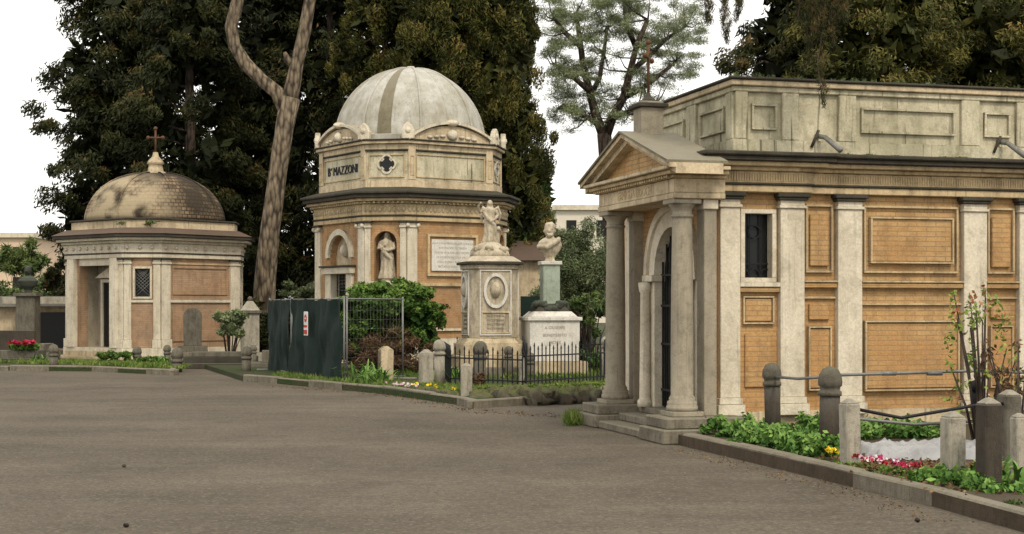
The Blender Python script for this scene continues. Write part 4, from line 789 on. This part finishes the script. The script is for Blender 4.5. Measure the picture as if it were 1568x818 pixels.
cover('fallen_leaves','litter',[(*G(1280,700,.1),.5),(*G(1540,740,.1),1.)],260,.01,5,.05,.03,.13,None,1.,.25)
cover('fallen_leaves','litter',[(*G(425,592),.3),(*G(600,606),.3),(*G(720,630),.3),(*G(890,640),.4)],160,.01,4,.035,.02,.002,None,1.,.2)
for lm,pts,n in (('yel',[(*G(1270,706,.1),.06),(*G(1278,710,.1),.06)],14),('red',[(*G(1305,715,.1),.12),(*G(1370,730,.1),.18),(*G(1410,735,.1),.12)],52),('wht',[(*G(1310,716,.1),.12),(*G(1400,736,.1),.2)],18),('yel',[(*G(775,560,.3),.2),(*G(830,560,.3),.2)],26),('wht',[(*G(590,603),.2),(*G(640,610),.2)],20),('yel',[(*G(640,606),.2),(*G(690,614),.2)],10),('wht',[(*G(190,540,.2),.1),(*G(205,540,.2),.1)],20)):
    big=.05 if pts[0][1]<20 else .07
    cover('pansy_flowers' if lm!='wht' else 'daisy_flowers',lm,pts,n,.04,4,big*.7,big*.6,.2 if pts[0][1]<20 else (.45 if lm in('yel',) and pts[0][0]<.5 and pts[0][0]>-.5 else .2),None,1.,.03)
cover('red_flowers','ivy',[(-13.5,40.6,.15),(-12.9,40.6,.15)],20,.22,50,.08,.05,.42); cover('red_flowers','red',[(-13.5,40.5,.15),(-12.9,40.5,.15)],26,.1,10,.09,.08,.6,None,1.,.06)
A=Asm('crumpled_plastic_sheet',(*G(1440,700,.12),.12)); vs=[];fs=[];nx,ny=80,36
for j in range(ny+1):
    for i in range(nx+1):
        x=-.75+1.9*i/nx; y=-.35+1.1*j/ny; q=Vector((x*2.6,y*3.2,1)); z=.02+.16*(1-abs(noise.noise(q))*2.4)*.5+.07*abs(noise.noise(q*2.7))+.03*abs(noise.noise(q*7)); z=max(.0,z); e=min(i,nx-i,j,ny-j); vs.append((x+.06*noise.noise(q*1.3),y+.14*noise.noise(Vector((x*2,0,3))),z*min(1,e/3+.05)))
for j in range(ny):
    for i in range(nx): fs.append((j*(nx+1)+i,j*(nx+1)+i+1,(j+1)*(nx+1)+i+1,(j+1)*(nx+1)+i))
A.add('sheet','tarp',vs,fs,True); A.done()
A=Asm('pine_cones')
for px,py in ((193,808),(1405,800),(190,716)): x,y=G(px,py); A.ball('cone','barkd',(x,y,.018),(.022,.016,.016),8,6,jit=.3)
A.done()
# ================================================================ light, camera
w=bpy.data.worlds.new('World'); scene.world=w; w.use_nodes=True; nt=w.node_tree; bg=nt.nodes['Background']
sk=nt.nodes.new('ShaderNodeTexSky'); sk.sky_type='NISHITA'; sk.sun_disc=False; EL,AZ=50,158
sk.sun_elevation=math.radians(EL); sk.sun_rotation=math.radians(AZ)
gc=nt.nodes.new('ShaderNodeTexCoord').outputs['Generated']
cl=mr(nt,noi(nt,gc,2.2,4,.5,(1,1,2.5)),.3,.7); cloud=mix(nt,cl,(9.0,8.8,8.4),(11.0,10.6,9.9))
setin(nt,bg.inputs[0],mix(nt,.92,sk.outputs[0],cloud)); bg.inputs[1].default_value=.145
ld=bpy.data.lights.new('sun','SUN'); ld.energy=2.3; ld.angle=math.radians(12); ld.color=(1,.90,.74); lo=bpy.data.objects.new('sun',ld); COL.objects.link(lo)
a=math.radians(AZ); sd=Vector((math.sin(a)*math.cos(math.radians(EL)),math.cos(a)*math.cos(math.radians(EL)),math.sin(math.radians(EL))))
lo.rotation_euler=(-sd).to_track_quat('-Z','Y').to_euler()
cd=bpy.data.cameras.new('camera'); cam=bpy.data.objects.new('camera',cd); COL.objects.link(cam); cam.location=(0,0,H); cam.rotation_euler=(math.pi/2,0,0)
cd.sensor_width=36; cd.lens=F/1568*36; cd.shift_y=(470-409)/1568; cd.clip_end=4000; cd.clip_start=.1
scene.camera=cam; scene.view_settings.view_transform='Standard'; scene.view_settings.look='None'; scene.view_settings.exposure=0
